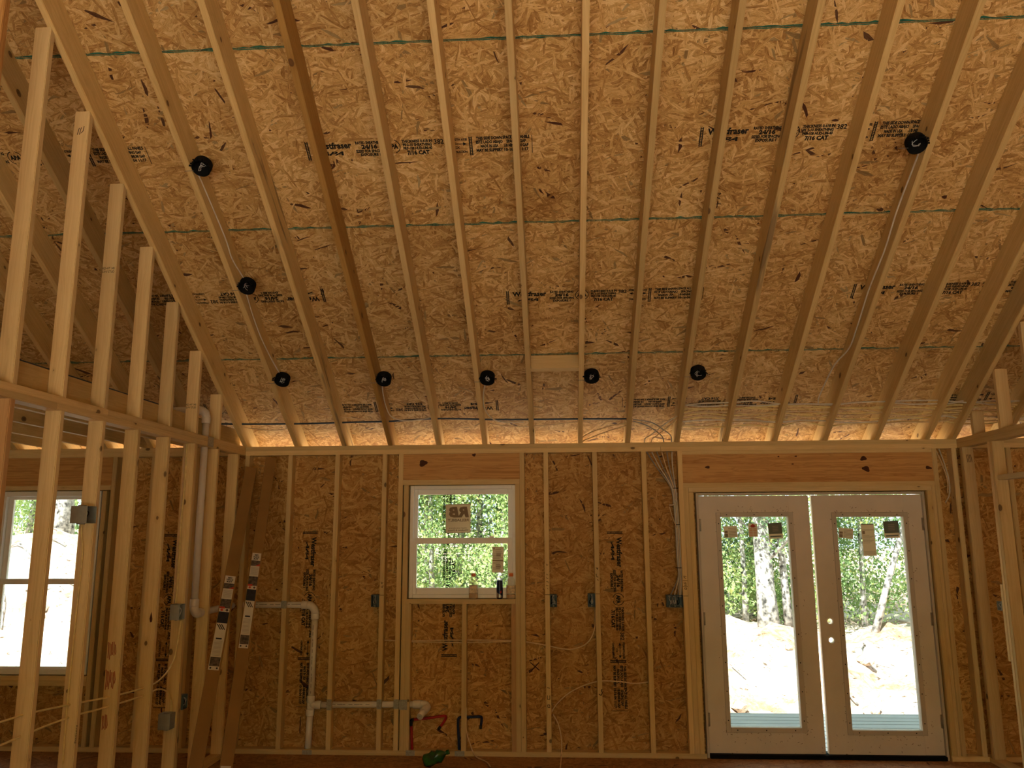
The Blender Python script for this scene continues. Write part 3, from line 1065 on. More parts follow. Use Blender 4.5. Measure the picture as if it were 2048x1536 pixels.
# ceiling joists of the left side room, lying on the plates beside the rafters
for k in range(6):
    xj = -2.797 - .4064 * k - (0 if k == 0 else -.02)
    zt = RZ + DEP / CS * .82
    top = TOP + .15
    def ylim(z):
        return D - (z - RZ - DEP / CS) / TN
    bm = prism_bm([(1.2, TOP + .001), (D + .085, TOP + .001), (D + .085, min(top, RZ + DEP / CS - .09 * TN - .01)), (ylim(top) - .02, top), (1.2, top)], xj - .019, xj + .019, 0)
    lab = ['ceiling joist lying along the left partition plate behind the gable studs', 'second ceiling joist of the left side room', 'third ceiling joist of the left side room', 'fourth ceiling joist of the left side room'][k] if k < 4 else 'ceiling joist deep in the left side room'
    poly_lumber('ceiling_joist', bm, (xj, 4, 2.54), (0, 1, 0), (0, 0, 1), RAFT, lab, 'joist', 'ceiling joists of the left side room')
cable('power_cable', [(-2.80, 2.5, TOP + .158), (-2.80, 3.8, TOP + .156), (-2.803, 4.6, TOP + .157), (-2.80, 5.1, TOP + .156), (-2.80, 5.5, TOP + .157)], .009, CABLE_K, 'thick dark cable lying on the joist behind the left gable studs')

# ---------------------------------------------------------------- right partition
QX0, QX1 = XR, XR + .0889
RP = 'studs of the right partition'
lumber('top_plate', (QX0, 1.2, 2.391), (QX1, D - .001, 2.429), PINE, 'lower plate board on the right partition', 'plate', 'plates')
lumber('top_plate', (QX0, 1.2, 2.4295), (QX1, D + .088, 2.467), PINE, 'upper plate board on the right partition', 'plate', 'plates')
lumber('bottom_plate', (QX0, 6.23, 0), (QX1, D, H0), PINE, 'short bottom plate under the right partition', 'plate', 'plates')
rps = lumber('partition_stud', (QX0 + .004, 6.69, H0), (QX1, 6.728, H1), PINE_B, 'right partition stud beside the back wall corner', 'stud', RP)
lumber('partition_stud', (QX0 + .012, 6.729, H0), (QX1, D - .001, H1), PINE, 'doubled stud behind the corner stud of the right partition', 'stud', RP)
lumber('partition_stud', (QX0, 6.228, H0), (QX1, 6.265, H1), PINE, 'nearer stud of the pair at the right partition doorway', 'stud', RP)
lumber('partition_stud', (QX0, 6.266, H0), (QX1, 6.302, H1), PINE_B, 'farther stud of the pair at the right partition doorway', 'stud', RP)
lumber('nailing_block', (QX0, 6.303, .80), (QX1 - .02, 6.34, 1.34), PINE_B, 'short board nailed behind the doorway studs of the right partition', 'block')
lumber('door_header', (QX0 + .012, 4.9, 2.098), (QX1, 6.226, 2.136), PINE_B, 'flat header board over the right partition doorway', 'header')
gable_stud(QX0, QX1, 6.47, 'short gable stud at the far end of the right partition', 'gable studs on the right partition', PINE_B)
gable_stud(QX0, QX1, 6.075, 'taller gable stud on the right partition', 'gable studs on the right partition', PINE_B)
gable_stud(QX0, QX1, 5.68, 'gable stud on the right partition, cut by the right edge of the view', 'gable studs on the right partition', PINE_B)
mk = bmesh.new()
for k in range(4):
    stroke(mk, [(.03 + .011 * k, .03), (.036 + .011 * k, -.03)], .004)
obj('marker_lettering', mk, MARKER, rps, plane_frame(V((QX0, 6.69 - .0012, 2.30)), (1, 0, 0), (0, 0, 1)))

# ---------------------------------------------------------------- windows
def sash(parent, name, outer, inner, y, mat=WHITE, th=.028):
    s = obj(name, frame_bm(outer, inner, y, y + th), mat, parent)
    obj('pane', box_bm((inner[0] - .004, y + th / 2 - .002, inner[1] - .004), (inner[2] + .004, y + th / 2 + .002, inner[3] + .004)), GLASS, s)
    return s


wi = empty('window_1', (-.82, D + .06, 1.66), 'small white single-hung window above the bottles', kind='structure')
obj('window_frame', frame_bm((-1.264, 1.2065, -.375, 2.125), (-1.232, 1.237, -.407, 2.094), D + .025, D + .0885, .004), WHITE, wi)
us = sash(wi, 'upper_sash', (-1.232, 1.655, -.407, 2.094), (-1.203, 1.692, -.443, 2.051), D + .060, th=.026)
ls = sash(wi, 'lower_sash', (-1.236, 1.237, -.403, 1.692), (-1.203, 1.290, -.446, 1.645), D + .034, th=.025)
obj('sash_lock', box_bm((-.60, D + .036, 1.6925), (-.56, D + .058, 1.705), .003), WHITE, ls)


def sticker(parent, x0, z0, x1, z1, y, mats, draw, name='sticker', tilt=0.0):
    """A paper label stuck to a pane; draw adds its print, in its own frame from the lower left corner."""
    w_, h_ = x1 - x0, z1 - z0
    bm = bmesh.new()
    add_box(bm, (0, 0, -.0004), (w_, h_, 0))
    draw(bm, w_, h_)
    M = plane_frame(V((x0, y, z0)), (math.cos(tilt), 0, math.sin(tilt)), (-math.sin(tilt), 0, math.cos(tilt)))
    return obj(name, bm, mats, parent, M)


def maker_sticker(bm, w_, h_):
    z = .0006
    text_bm(bm, 'RB', .028, h_ * .56, h_ * .33, w_ * .80, bold=.055, shear=.15, mi=1, flip=True, z=z)
    text_bm(bm, 'RELIABILT', w_ / 2, h_ * .40, h_ * .085, w_ * .84, bold=.025, mi=1, flip=True, align='C', z=z)
    text_bm(bm, 'vinyl windows', w_ / 2, h_ * .15, h_ * .045, w_ * .72, bold=.01, mi=1, flip=True, align='C', z=z)
    text_bm(bm, 'Windows & Doors', w_ / 2, h_ * .065, h_ * .060, w_ * .82, bold=.02, mi=1, flip=True, align='C', z=z)
    for a, b in (((0, 0), (w_, .003)), ((0, h_ - .003), (w_, h_)), ((0, 0), (.003, h_)), ((w_ - .003, 0), (w_, h_))):
        rect(bm, *a, *b, mi=1, z=z)


def form_sticker(bm, w_, h_):
    z = .0006
    rng = random.Random(int(w_ * 1e5))
    y = h_ * .95
    while y > h_ * .06:
        if abs(y - h_ * .47) < h_ * .04:
            rect(bm, .002, y - h_ * .035, w_ - .002, y + h_ * .012, 1, z)
            y -= h_ * .07
            continue
        rect(bm, w_ * rng.choice((.05, .05, .3)), y, w_ * rng.uniform(.6, .95), y + h_ * .012, 1, z)
        y -= h_ * rng.uniform(.028, .05)
    rect(bm, w_ * .06, h_ * .90, w_ * .2, h_ * .96, 1, z)
    for q in (.70, .24):
        for k in range(6):
            rect(bm, w_ * .35, h_ * (q - .08 + .026 * k), w_ * .75, h_ * (q - .066 + .026 * k), 1, z)


yu = D + .060 + .013 - .0028
yl = D + .034 + .0125 - .0028
sticker(us, -.968, 1.731, -.757, 1.970, yu, [STICK, STICK_D], maker_sticker, tilt=.012)
sticker(ls, -.578, 1.412, -.484, 1.620, yl, [STICK, STICK_D], form_sticker, tilt=-.03)

w2 = empty('window_2', (-4.39, D + .06, 1.35), 'tall white single-hung window of the left side room', kind='structure')
obj('window_frame', frame_bm((-4.838, .593, -3.947, 2.104), (-4.790, .640, -3.990, 2.060), D + .025, D + .0885, .004), WHITE, w2)
sash(w2, 'upper_sash', (-4.790, 1.325, -3.990, 2.060), (-4.745, 1.366, -4.03, 2.034), D + .060, th=.026)
sash(w2, 'lower_sash', (-4.794, .640, -3.986, 1.366), (-4.745, .655, -4.03, 1.322), D + .034, th=.025)

# ---------------------------------------------------------------- glass double door
do = empty('door_1', (2.03, D + .07, 0), 'white double glass door to the back yard', kind='structure')
fr = bmesh.new()
yd0, yd1 = D + .030, D + .0885
add_box(fr, (1.108, yd0, 0), (1.126, yd1, 2.046), 0, .002)
add_box(fr, (2.920, yd0, 0), (2.938, yd1, 2.046), 0, .002)
add_box(fr, (1.126, yd0, 2.026), (2.920, yd1, 2.046), 0, .002)
obj('door_frame', fr, DOORF, do)
obj('threshold', box_bm((1.127, D + .012, .0), (2.919, D + .16, .030), .004), BLACK, do)


def door_leaf(x0, x1, lite, mold, hinge_x, y, holes):
    z0, z1 = .032, 2.022
    lx0, lz0, lx1, lz1 = lite
    bm = bmesh.new()
    zc = z0
    for hx, hz, hr in sorted(holes, key=lambda h: h[1]):
        q = hr * .74
        add_box(bm, (x0, y, zc), (lx0 - .01, y + .044, hz - q))
        add_box(bm, (x0, y, hz - q), (hx - q, y + .044, hz + q))
        add_box(bm, (hx + q, y, hz - q), (lx0 - .01, y + .044, hz + q))
        zc = hz + q
    add_box(bm, (x0, y, zc), (lx0 - .01, y + .044, z1), 0, 0 if holes else .002)
    add_box(bm, (lx1 + .01, y, z0), (x1, y + .044, z1), 0, .002)
    add_box(bm, (lx0 - .01, y, z0), (lx1 + .01, y + .044, lz0 - .01), 0, .0)
    add_box(bm, (lx0 - .01, y, lz1 + .01), (lx1 + .01, y + .044, z1), 0, .0)
    leaf = obj('door_panel', bm, DOORP, do)
    mo = obj('lite_trim', frame_bm(mold, lite, y - .009, y + .053, .004), DOORF, leaf)
    obj('pane', box_bm((lx0 - .004, y + .020, lz0 - .004), (lx1 + .004, y + .025, lz1 + .004)), GLASS, leaf)
    sb = bmesh.new()
    mx0, mz0, mx1, mz1 = mold
    for k in range(8):
        z = mz0 + .09 + (mz1 - mz0 - .18) * k / 7
        for x in ((mx0 + lx0) / 2, (mx1 + lx1) / 2):
            add_box(sb, (x - .004, y - .0105, z - .004), (x + .004, y - .0085, z + .004))
    for k in range(3):
        x = lx0 + .05 + (lx1 - lx0 - .1) * k / 2
        for z in ((mz0 + lz0) / 2, (mz1 + lz1) / 2):
            add_box(sb, (x - .004, y - .0105, z - .004), (x + .004, y - .0085, z + .004))
    obj('plug', sb, DARK, leaf)
    for z in (1.786, 1.045, .28):
        hb = bmesh.new()
        add_tube(hb, [(hinge_x, y - .006, z - .05), (hinge_x, y - .006, z + .05)], .007, 10)
        add_box(hb, (hinge_x - .014, y - .002, z - .05), (hinge_x + .014, y + .001, z + .05))
        obj('hinge', hb, HINGE, leaf)
    for (hx, hz, r) in holes:
        hb = lathe_bm([(r * 1.06, -.0005), (r * 1.06, .0008), (r * .84, .0014), (r * .74, -.004), (r * .74, -.04)], 24)
        obj('bore_rim', hb, WHITE, leaf, plane_frame(V((hx, y, hz)), (1, 0, 0), (0, 0, 1)))
    # scattered dirt specks and scuffs
    rg = random.Random(int(x0 * 1000))
    db = bmesh.new()
    for k in range(110):
        side = rg.random()
        if side < .45:
            x, z = rg.uniform(mx0, mx1), (mz0 - rg.random() ** 2 * .09 if rg.random() < .55 else mz1 + rg.random() ** 2 * .05)
        elif side < .85:
            x, z = (mx1 + rg.random() ** 2 * .05 if rg.random() < .6 else mx0 - rg.random() ** 2 * .03), mz0 + (mz1 - mz0) * rg.random() ** 1.8
        else:
            x, z = rg.uniform(x0 + .02, x1 - .02), rg.uniform(z0, .18)
        if not (x0 + .01 < x < x1 - .01):
            continue
        a, l, wd = rg.uniform(0, 3.14), rg.uniform(.003, .016), rg.uniform(.0015, .004)
        stroke(db, [(x - math.cos(a) * l / 2, z - math.sin(a) * l / 2), (x + math.cos(a) * l / 2, z + math.sin(a) * l / 2)], wd)
    obj('dirt_speck', db, GRIME, leaf, plane_frame(V((0, y - .0012, 0)), (1, 0, 0), (0, 0, 1)))
    return leaf


GRIME = plain('grime', (.20, .13, .08), .9, .1)
la = door_leaf(1.129, 2.017, (1.302, .224, 1.846, 1.850), (1.266, .186, 1.888, 1.887), 1.130, D + .050, [])
lb = door_leaf(2.045, 2.917, (2.232, .212, 2.762, 1.845), (2.195, .174, 2.800, 1.882), 2.918, D + .050, [(2.123, 1.026, .027), (2.124, .882, .027)])
obj('astragal', box_bm((2.017, D + .072, .03), (2.026, D + .10, 2.02), .002), DOORF, la)


def note(bm, w_, h_):
    z = .0006
    rect(bm, w_ * .05, h_ * .08, w_ * .28, h_ * .36, 1, z)
    rect(bm, w_ * .05, h_ * .42, w_ * .28, h_ * .62, 1, z)
    for k in range(6):
        rect(bm, w_ * .34, h_ * (.12 + .13 * k), w_ * .94, h_ * (.16 + .13 * k), 1, z)


def house(bm, w_, h_):
    z = .0006
    f = bm.faces.new([bm.verts.new((p[0] * w_, p[1] * h_, z)) for p in ((.1, .76), (.9, .76), (.5, .98))])
    f.material_index = 1
    rect(bm, w_ * .3, h_ * .70, w_ * .7, h_ * .78, 1, z)
    for r in range(5):
        for c in range(2):
            rect(bm, w_ * (.06 + .46 * c), h_ * (.05 + .125 * r), w_ * (.46 + .46 * c), h_ * (.13 + .125 * r), 2, z)


def dark_card(bm, w_, h_):
    z = .0006
    rect(bm, 0, h_ * .30, w_, h_, 1, z)
    for k in range(4):
        rect(bm, w_ * .3, h_ * (.46 + .10 * k), w_ * .72, h_ * (.51 + .10 * k), 2, z + .0004)
    rect(bm, w_ * .08, h_ * .10, w_ * .9, h_ * .18, 1, z)


def form(bm, w_, h_):
    z = .0006
    rect(bm, 0, h_ * .965, w_, h_, 1, z)
    rect(bm, w_ * .04, h_ * .80, w_ * .96, h_ * .815, 1, z)
    rect(bm, w_ * .06, h_ * .68, w_ * .26, h_ * .78, 1, z)
    for k in range(7):
        rect(bm, w_ * .08, h_ * (.40 + .04 * k), w_ * (.6 + .3 * ((k * 7) % 3) / 2), h_ * (.408 + .04 * k), 1, z)
    for k in range(4):
        rect(bm, w_ * .05, h_ * (.04 + .03 * k), w_ * .92, h_ * (.048 + .03 * k), 1, z)


yp = D + .050 + .018
sticker(la, 1.332, 1.681, 1.440, 1.774, yp, [STICK, STICK_D], note, tilt=.06)
sticker(la, 1.529, 1.690, 1.600, 1.797, yp, [STICK, PAPER_R, STICK_O], house)
sticker(la, 1.692, 1.672, 1.803, 1.798, yp, [STICK, STICK_K, GRAYTXT], dark_card, tilt=.05)
sticker(lb, 2.245, 1.680, 2.360, 1.762, yp, [STICK, STICK_D], note, tilt=-.10)
sticker(lb, 2.434, 1.534, 2.537, 1.788, yp, [STICK, STICK_D], form, tilt=.02)
sticker(lb, 2.612, 1.672, 2.732, 1.808, yp, [STICK, STICK_K, GRAYTXT], dark_card, tilt=.04)

# ---------------------------------------------------------------- round ceiling boxes
def round_box(x, s, label, seed, side=1):
    """A round black plastic box screwed to a rafter's side, its mouth facing down."""
    rg = random.Random(seed)
    c = roofpt(x, s, -.004)
    M = plane_frame(c, RX, RU)
    t = empty('round_box', c, label, 'electrical box', 'round black ceiling boxes', mw=M)
    R_ = .057
    bm = lathe_bm([(0, -.058), (R_ * .98, -.058), (R_, -.05), (R_, .0), (R_ * .94, .002), (R_ * .93, -.048), (0, -.049)], 32)
    obj('shell', bm, BLACK, t, M, True)
    # torn fire-seal flaps round the upper rim
    fb = bmesh.new()
    n = 10
    for k in range(n):
        a0 = math.radians(12 + 156 * k / n)
        a1 = math.radians(12 + 156 * (k + .62) / n)
        rr = R_ + rg.uniform(.006, .021)
        q = [(R_ * .9 * math.cos(a0), R_ * .9 * math.sin(a0), .001), (rr * math.cos(a0), rr * math.sin(a0), .003 + rg.uniform(0, .004)),
             (rr * math.cos(a1), rr * math.sin(a1), .003 + rg.uniform(0, .004)), (R_ * .9 * math.cos(a1), R_ * .9 * math.sin(a1), .001)]
        lo = [fb.verts.new(p) for p in q]
        hi = [fb.verts.new((p[0], p[1], p[2] - .003)) for p in q]
        fb.faces.new(lo)
        fb.faces.new(hi[::-1])
        for i in range(4):
            fb.faces.new((lo[i], lo[(i + 1) % 4], hi[(i + 1) % 4], hi[i]))
    obj('flap', fb, BLACK, t, M)
    for k in range(3):
        a = rg.uniform(0, 6.28)
        pts = [(.012 * math.cos(a + j * 1.1) * (1 + .5 * rg.random()) + rg.uniform(-.008, .008), .014 * math.sin(a + j * 1.3) + rg.uniform(-.012, .012) * (j > 0), -.045 + .011 * j) for j in range(5)]
        obj('wire', add_tube(bmesh.new(), spline(pts, 5), .0018, 6), COPPER, t, M)
    nb = bmesh.new()
    add_tube(nb, [(-.105, -.012, .002), (-.05, -.012, .002)], .002, 6)
    obj('screw', nb, HINGE, t, M)
    return t


for i, (x, s, l) in enumerate(((-2.164, 2.700, 'high round black box on the left, topmost of three on one rafter'), (-2.163, 1.752, 'middle one of the three round black boxes down one rafter'), (-2.162, .806, 'lowest of the three round black boxes down one rafter'),
                               (-1.360, .794, 'low round black box on the dark amber rafter'), (-.553, .786, 'low round black box above the small window'), (.249, .788, 'low round black box just right of the short block'),
                               (1.054, .806, 'rightmost of the low round black boxes, above the cable bundle'), (2.096, 2.700, 'high round black box on the right, alone on its rafter'))):
    round_box(x, s, l, 11 + i)

# cables stapled along the rafters
def rc(x, s, off=.05):
    return tuple(roofpt(x, s, off))


g = 'white cables along the rafters'
cable('white_cable', [rc(-2.21, 2.64, .03), rc(-2.212, 2.43), rc(-2.208, 2.12, .06), rc(-2.205, 1.98, .04), rc(-2.18, 1.80, .05)], .005, CABLE_W, 'white cable between the top and middle boxes of the three-box rafter', group=g)
cable('white_cable', [rc(-2.19, 1.70, .03), rc(-2.214, 1.5), rc(-2.216, 1.25, .045), rc(-2.20, 1.0, .05), rc(-2.18, .86, .05)], .005, CABLE_W, 'white cable between the middle and lowest boxes of the three-box rafter', group=g)
cable('white_cable', [rc(-1.385, .74, .03), rc(-1.405, .6, .05), rc(-1.41, .42, .06), rc(-1.38, .30, .06), rc(-1.25, .262, .05), rc(-1.05, .29, .06)], .005, CABLE_W, 'white cable dropping from the box on the dark amber rafter', group=g)
cable('white_cable', [rc(-.575, .73, .03), rc(-.605, .55, .05), rc(-.606, .38, .06), rc(-.52, .25, .05), rc(-.30, .215, .06)], .005, CABLE_W, 'white cable dropping from the box above the small window', group=g)
cable('white_cable', [rc(2.135, 2.64, .03), rc(2.146, 2.5, .06), rc(2.143, 2.2, .07), rc(2.147, 1.9, .06), rc(2.144, 1.55, .08), rc(2.147, 1.2, .07), rc(2.146, .98, .08), rc(2.09, .78, .10), rc(2.06, .44, .11), rc(2.06, .36, .09)], .0055, CABLE_W, 'long white cable running down from the high right round box', group=g)
cable('black_cable', [rc(-3.4, .25, .07), rc(-2.69, .225, .07), rc(-2.177, .22, .07), rc(-1.75, .23, .07), rc(-1.42, .236, .07), rc(-1.014, .262, .07), rc(-.493, .24, .07), rc(.1, .235, .07), rc(.55, .229, .07)], .0075, CABLE_K, 'blue-black cable running along the rafter feet above the back wall', group=None)
cable('tan_cable', [rc(-2.67, .17, .08), rc(-2.5, .12, .09), rc(-2.35, .125, .09), rc(-2.26, .17, .08)], .004, CABLE_T, 'thin tan cable sagging under the blue-black one by the left partition')
cable('tan_cable', [rc(-2.10, .42, .1), rc(-2.0, .33, .09), rc(-1.85, .30, .08), rc(-1.6, .255, .07)], .004, CABLE_T, 'thin tan cable joining the blue-black one below the three-box rafter')
cable('tan_cable', [rc(-.58, .18, .08), rc(-.4, .14, .08), rc(-.1, .15, .08), rc(.17, .19, .08), rc(.5, .20, .08)], .004, CABLE_T, 'thin tan cable under the blue-black one below the short block')
YC = 'yellow cables through the rafter feet'
for k in range(11):
    rg = random.Random(50 + k)
    s0 = .125 + .027 * k
    pts = []
    xs = [.975 + .02 * rg.random()] + [1.3688, 1.7698, 2.175, 2.587, 2.990, 3.201, 3.61, 4.0]
    for i, x in enumerate(xs):
        pts.append(rc(x, s0 + .006 * rg.uniform(-1, 1) + (.05 * (i == 0) * (k < 6) * 0), .070 + .02 * rg.uniform(-1, 1)))
        if i < len(xs) - 1:
            pts.append(rc((x + xs[i + 1]) / 2, s0 + rg.uniform(-.022, .014), .075 + .02 * rg.uniform(-1, 1)))
    m_, c_ = ((CABLE_Y, 'yellow'), (CABLE_W, 'white'), (CABLE_T, 'tan'))[(0, 2, 1, 0, 2, 0, 2, 0, 0, 1, 1)[k] % 3]
    lab = 'lowest of the cables strung through the rafter feet over the glass doors' if k == 0 else 'topmost of the cables strung through the rafter feet over the glass doors' if k == 10 else f'{c_} cable in the bundle strung through the rafter feet over the glass doors'
    cable(c_ + '_cable', pts, .0058, m_, lab, group=None if k in (0, 10) else f'{c_} cables strung through the rafter feet')
LO = 'cables looping down into the back wall'
loops = [[rc(.555, .19, .06), rc(.40, .16, .05), rc(.25, .08, .05), (.17, D + .03, 2.50), (.155, D + .04, 2.44)], [rc(.555, .16, .06), rc(.42, .11, .05), rc(.28, .03, .05), (.185, D + .03, 2.48), (.180, D + .04, 2.43)],
         [rc(.60, .22, .07), rc(.75, .19, .06), rc(.86, .10, .05), (.925, D + .03, 2.52), (.93, D + .04, 2.44)], [rc(.60, .20, .07), rc(.72, .15, .06), rc(.82, .06, .05), (.86, D + .03, 2.50), (.865, D + .04, 2.43)],
         [rc(.955, .27, .06), rc(.86, .18, .05), rc(.76, .06, .04), (.71, D + .03, 2.50), (.705, D + .04, 2.43)], [rc(.955, .23, .06), rc(.88, .13, .05), rc(.80, .04, .04), (.765, D + .03, 2.49), (.76, D + .04, 2.43)]]
ll = ['upper cable looping into the plate above the bay right of the window', 'lower cable looping into the plate above the bay right of the window', 'dark cable looping down to the right above the cable bundle', 'inner dark cable looping down to the right above the cable bundle',
      'pale cable looping down to the left above the cable bundle', 'inner pale cable looping down to the left above the cable bundle']
for i, (p, l) in enumerate(zip(loops, ll)):
    cable('tan_cable' if i not in (2, 3) else 'grey_cable', p, .0048, (CABLE_T, CABLE_T, CABLE_G, CABLE_G, CABLE_W, CABLE_T)[i], l, group=None)

# bundle in the bay left of the glass doors
yb_ = D + .035
bund = []
for k in range(6):
    top = (.715 + .043 * k, D + .045, 2.40)
    pts = [top, (.80 + .026 * k, D + .04, 2.26), (.905 + .008 * k, yb_, 2.10), (.925 + .006 * k, yb_, 1.95), (.933 + .006 * k, yb_, 1.72), (.935 + .006 * k, yb_, 1.50), (.937 + .006 * k, yb_, 1.37), ((.865, .90, .93, .945, .95, .953)[k], yb_ + .01, 1.215)]
    cable('grey_cable', pts, .0048, (CABLE_G, CABLE_W, CABLE_G, CABLE_T, CABLE_G, CABLE_W)[k], 'grey or pale cable of the tied bundle coming down to the triple box', group='cables of the tied bundle')
cable('white_cable', [(.955, yb_, 2.05), (.950, yb_ - .004, 2.00), (.925, D + .01, 1.955), (.885, D - .01, 1.948)], .005, CABLE_W, 'short white cable end sticking out left of the bundle by the glass doors')
cable('tan_cable', [(.885, D + .004, 1.935), (.915, D + .01, 1.83), (.945, yb_ - .008, 1.76)], .004, CABLE_T, 'tan cable slanting back to the bundle by the glass doors')
for z, l in ((2.088, 'topmost black tie round the cable bundle'), (1.79, 'middle black tie round the cable bundle'), (1.445, 'lowest black tie round the cable bundle')):
    bm = bmesh.new()
    add_tube(bm, [(.951 + .026 * math.cos(a) , yb_ + .011 * math.sin(a), z) for a in [2 * math.pi * k / 16 for k in range(17)]], .0032, 6)
    tag(obj('cable_tie', bm, BLACK), l, 'cable tie', 'cable ties')
cable('white_cable', [(3.095, D + .05, 2.40), (3.125, D + .045, 2.28), (3.148, D + .04, 2.13), (3.135, D + .03, 2.02), (3.085, D - .004, 1.955)], .005, CABLE_W, 'white cable hanging loose right of the glass doors')
cable('white_cable', [(3.065, D + .05, 2.40), (3.11, D + .05, 2.27), (3.14, D + .048, 2.13), (3.13, D + .05, 2.03)], .005, CABLE_T, 'second cable behind the loose one right of the glass doors')
cl = 'cables crossing the back wall studs'
cable('tan_cable', [(-1.463, D + .06, .872), (-1.37, D + .055, .869), (-1.25, D + .05, .861), (-.82, D + .05, .856), (-.43, D + .055, .864), (-.29, D + .055, .860), (-.15, D + .055, .838), (.0, D + .06, .808), (.10, D + .06, .812), (.20, D + .065, .86), (.255, D + .06, .97), (.262, D + .05, 1.13)], .0055, CABLE_T, 'tan cable crossing low under the small window and rising to the third outlet box')
cable('tan_cable', [(-1.274, D + .058, .866), (-.9, D + .056, .873), (-.6, D + .056, .874), (-.38, D + .056, .872)], .0055, CABLE_T, 'second tan cable lying just above the first under the window sill')
cable('tan_cable', [(.672, D + .06, .556), (.56, D + .066, .544), (.447, D + .07, .556), (.30, D + .06, .562), (.18, D + .06, .535), (.05, D + .065, .475), (-.05, D + .06, .395), (-.10, D + .05, .33)], .005, CABLE_T, 'tan cable arching low between the studs left of the glass doors')
cable('tan_cable', [(-.09, D + .05, .31), (-.05, D + .04, .24), (-.028, D + .02, .15), (-.025, D - .004, .06), (-.03, D - .03, .012), (-.035, D - .30, .008)], .005, CABLE_T, 'tan cable trailing down over the bottom plate to the floor')
cable('tan_cable', [(-.781, D + .03, .36), (-.778, D + .0, .20), (-.74, D - .006, .08), (-.70, D - .03, .012), (-.60, D - .18, .008), (-.56, D - .30, .008)], .005, CABLE_T, 'tan cable curling down beside the middle cripple stud to the floor')

# ---------------------------------------------------------------- wall boxes
def wall_box(x0, x1, z0, z1, label, gangs=1, y=D + .005):
    M = plane_frame(V((x0, y, z0)), (1, 0, 0), (0, 0, 1))       # local x right, y up, z to the room
    t = empty('outlet_box', (x0, y, z0), label, 'electrical box', 'blue-grey wall boxes', mw=M)
    w_, h_, d_ = x1 - x0, z1 - z0, .066
    bm = bmesh.new()
    th = .004
    add_box(bm, (0, 0, -d_), (th, h_, 0), 0, .001)
    add_box(bm, (w_ - th, 0, -d_), (w_, h_, 0), 0, .001)
    add_box(bm, (th, 0, -d_), (w_ - th, th, 0), 0, .001)
    add_box(bm, (th, h_ - th, -d_), (w_ - th, h_, 0), 0, .001)
    add_box(bm, (th, th, -d_), (w_ - th, h_ - th, -d_ + th))
    obj('shell', bm, BOXB, t, M)
    for k in range(gangs):
        gx = w_ * (k + .5) / gangs
        for gy in (.009, h_ - .009):
            obj('screw_tab', lathe_bm([(0, .0), (.007, 0), (.007, -.012), (0, -.012)], 10), BOXG, t, M @ Matrix.Translation((gx, gy, -.001)))
    rg = random.Random(int(x0 * 777))
    for k in range(2 + gangs * 2):
        gx = w_ * rg.uniform(.25, .75)
        pts = [(gx, h_ - .012, -.05), (gx + rg.uniform(-.012, .012), h_ * .7, -.03 + rg.uniform(-.01, .015)), (gx + rg.uniform(-.014, .014), h_ * .35, -.02), (gx + rg.uniform(-.010, .010), h_ * .22, -.04), (gx + rg.uniform(-.01, .01), h_ * .55, -.045)]
        obj('wire', add_tube(bmesh.new(), spline(pts, 5), .0026, 6), (COPPER, CABLE_G, BLACK)[k % 3], t, M)
    return t


wall_box(-1.571, -1.502, 1.139, 1.236, 'outlet box on the stud left of the small window')
wall_box(-.1030, -.046, 1.139, 1.236, 'outlet box on the first stud right of the small window')
wall_box(.205, .2640, 1.139, 1.243, 'outlet box on the second stud right of the small window')
wall_box(.836, .967, 1.136, 1.232, 'triple switch box at the bottom of the cable bundle by the glass doors', 3)


def side_box(x0, x1, y0, y1, z0, z1, open_dir, label, mat=BOXG):
    """A metal box nailed to a partition stud, open towards open_dir (+1 right, -1 left)."""
    t = empty('metal_box', ((x0 + x1) / 2, y0, z0), label, 'electrical box')
    bm = bmesh.new()
    th = .003
    add_box(bm, (x0, y0, z0), (x1, y0 + th, z1), 0, .001)
    add_box(bm, (x0, y1 - th, z0), (x1, y1, z1), 0, .001)
    add_box(bm, (x0, y0 + th, z0), (x1, y1 - th, z0 + th), 0, .001)
    add_box(bm, (x0, y0 + th, z1 - th), (x1, y1 - th, z1), 0, .001)
    xb = x0 if open_dir > 0 else x1 - th
    add_box(bm, (xb, y0 + th, z0 + th), (xb + th, y1 - th, z1 - th))
    obj('shell', bm, mat, t)
    for z in (z0 - .003, z1 + .003):
        add = bmesh.new()
        add_tube(add, [(x0 + .03, y0 + .02, z), (x1 - .02, y0 + .02, z)], .0035, 8)
        obj('screw', add, HINGE, t)
    for k in range(3):
        rg = random.Random(k + int(z0 * 100))
        pts = [((x0 + x1) / 2, (y0 + y1) / 2, z1 - .01), ((x0 + x1) / 2 + .02 * open_dir, (y0 + y1) / 2 + rg.uniform(-.02, .02), (z0 + z1) / 2 + .01), ((x0 + x1) / 2 + .015 * open_dir, (y0 + y1) / 2 + rg.uniform(-.02, .02), z0 + .02)]
        obj('wire', add_tube(bmesh.new(), spline(pts, 5), .0022, 6), COPPER if k else BLACK, t)
    return t


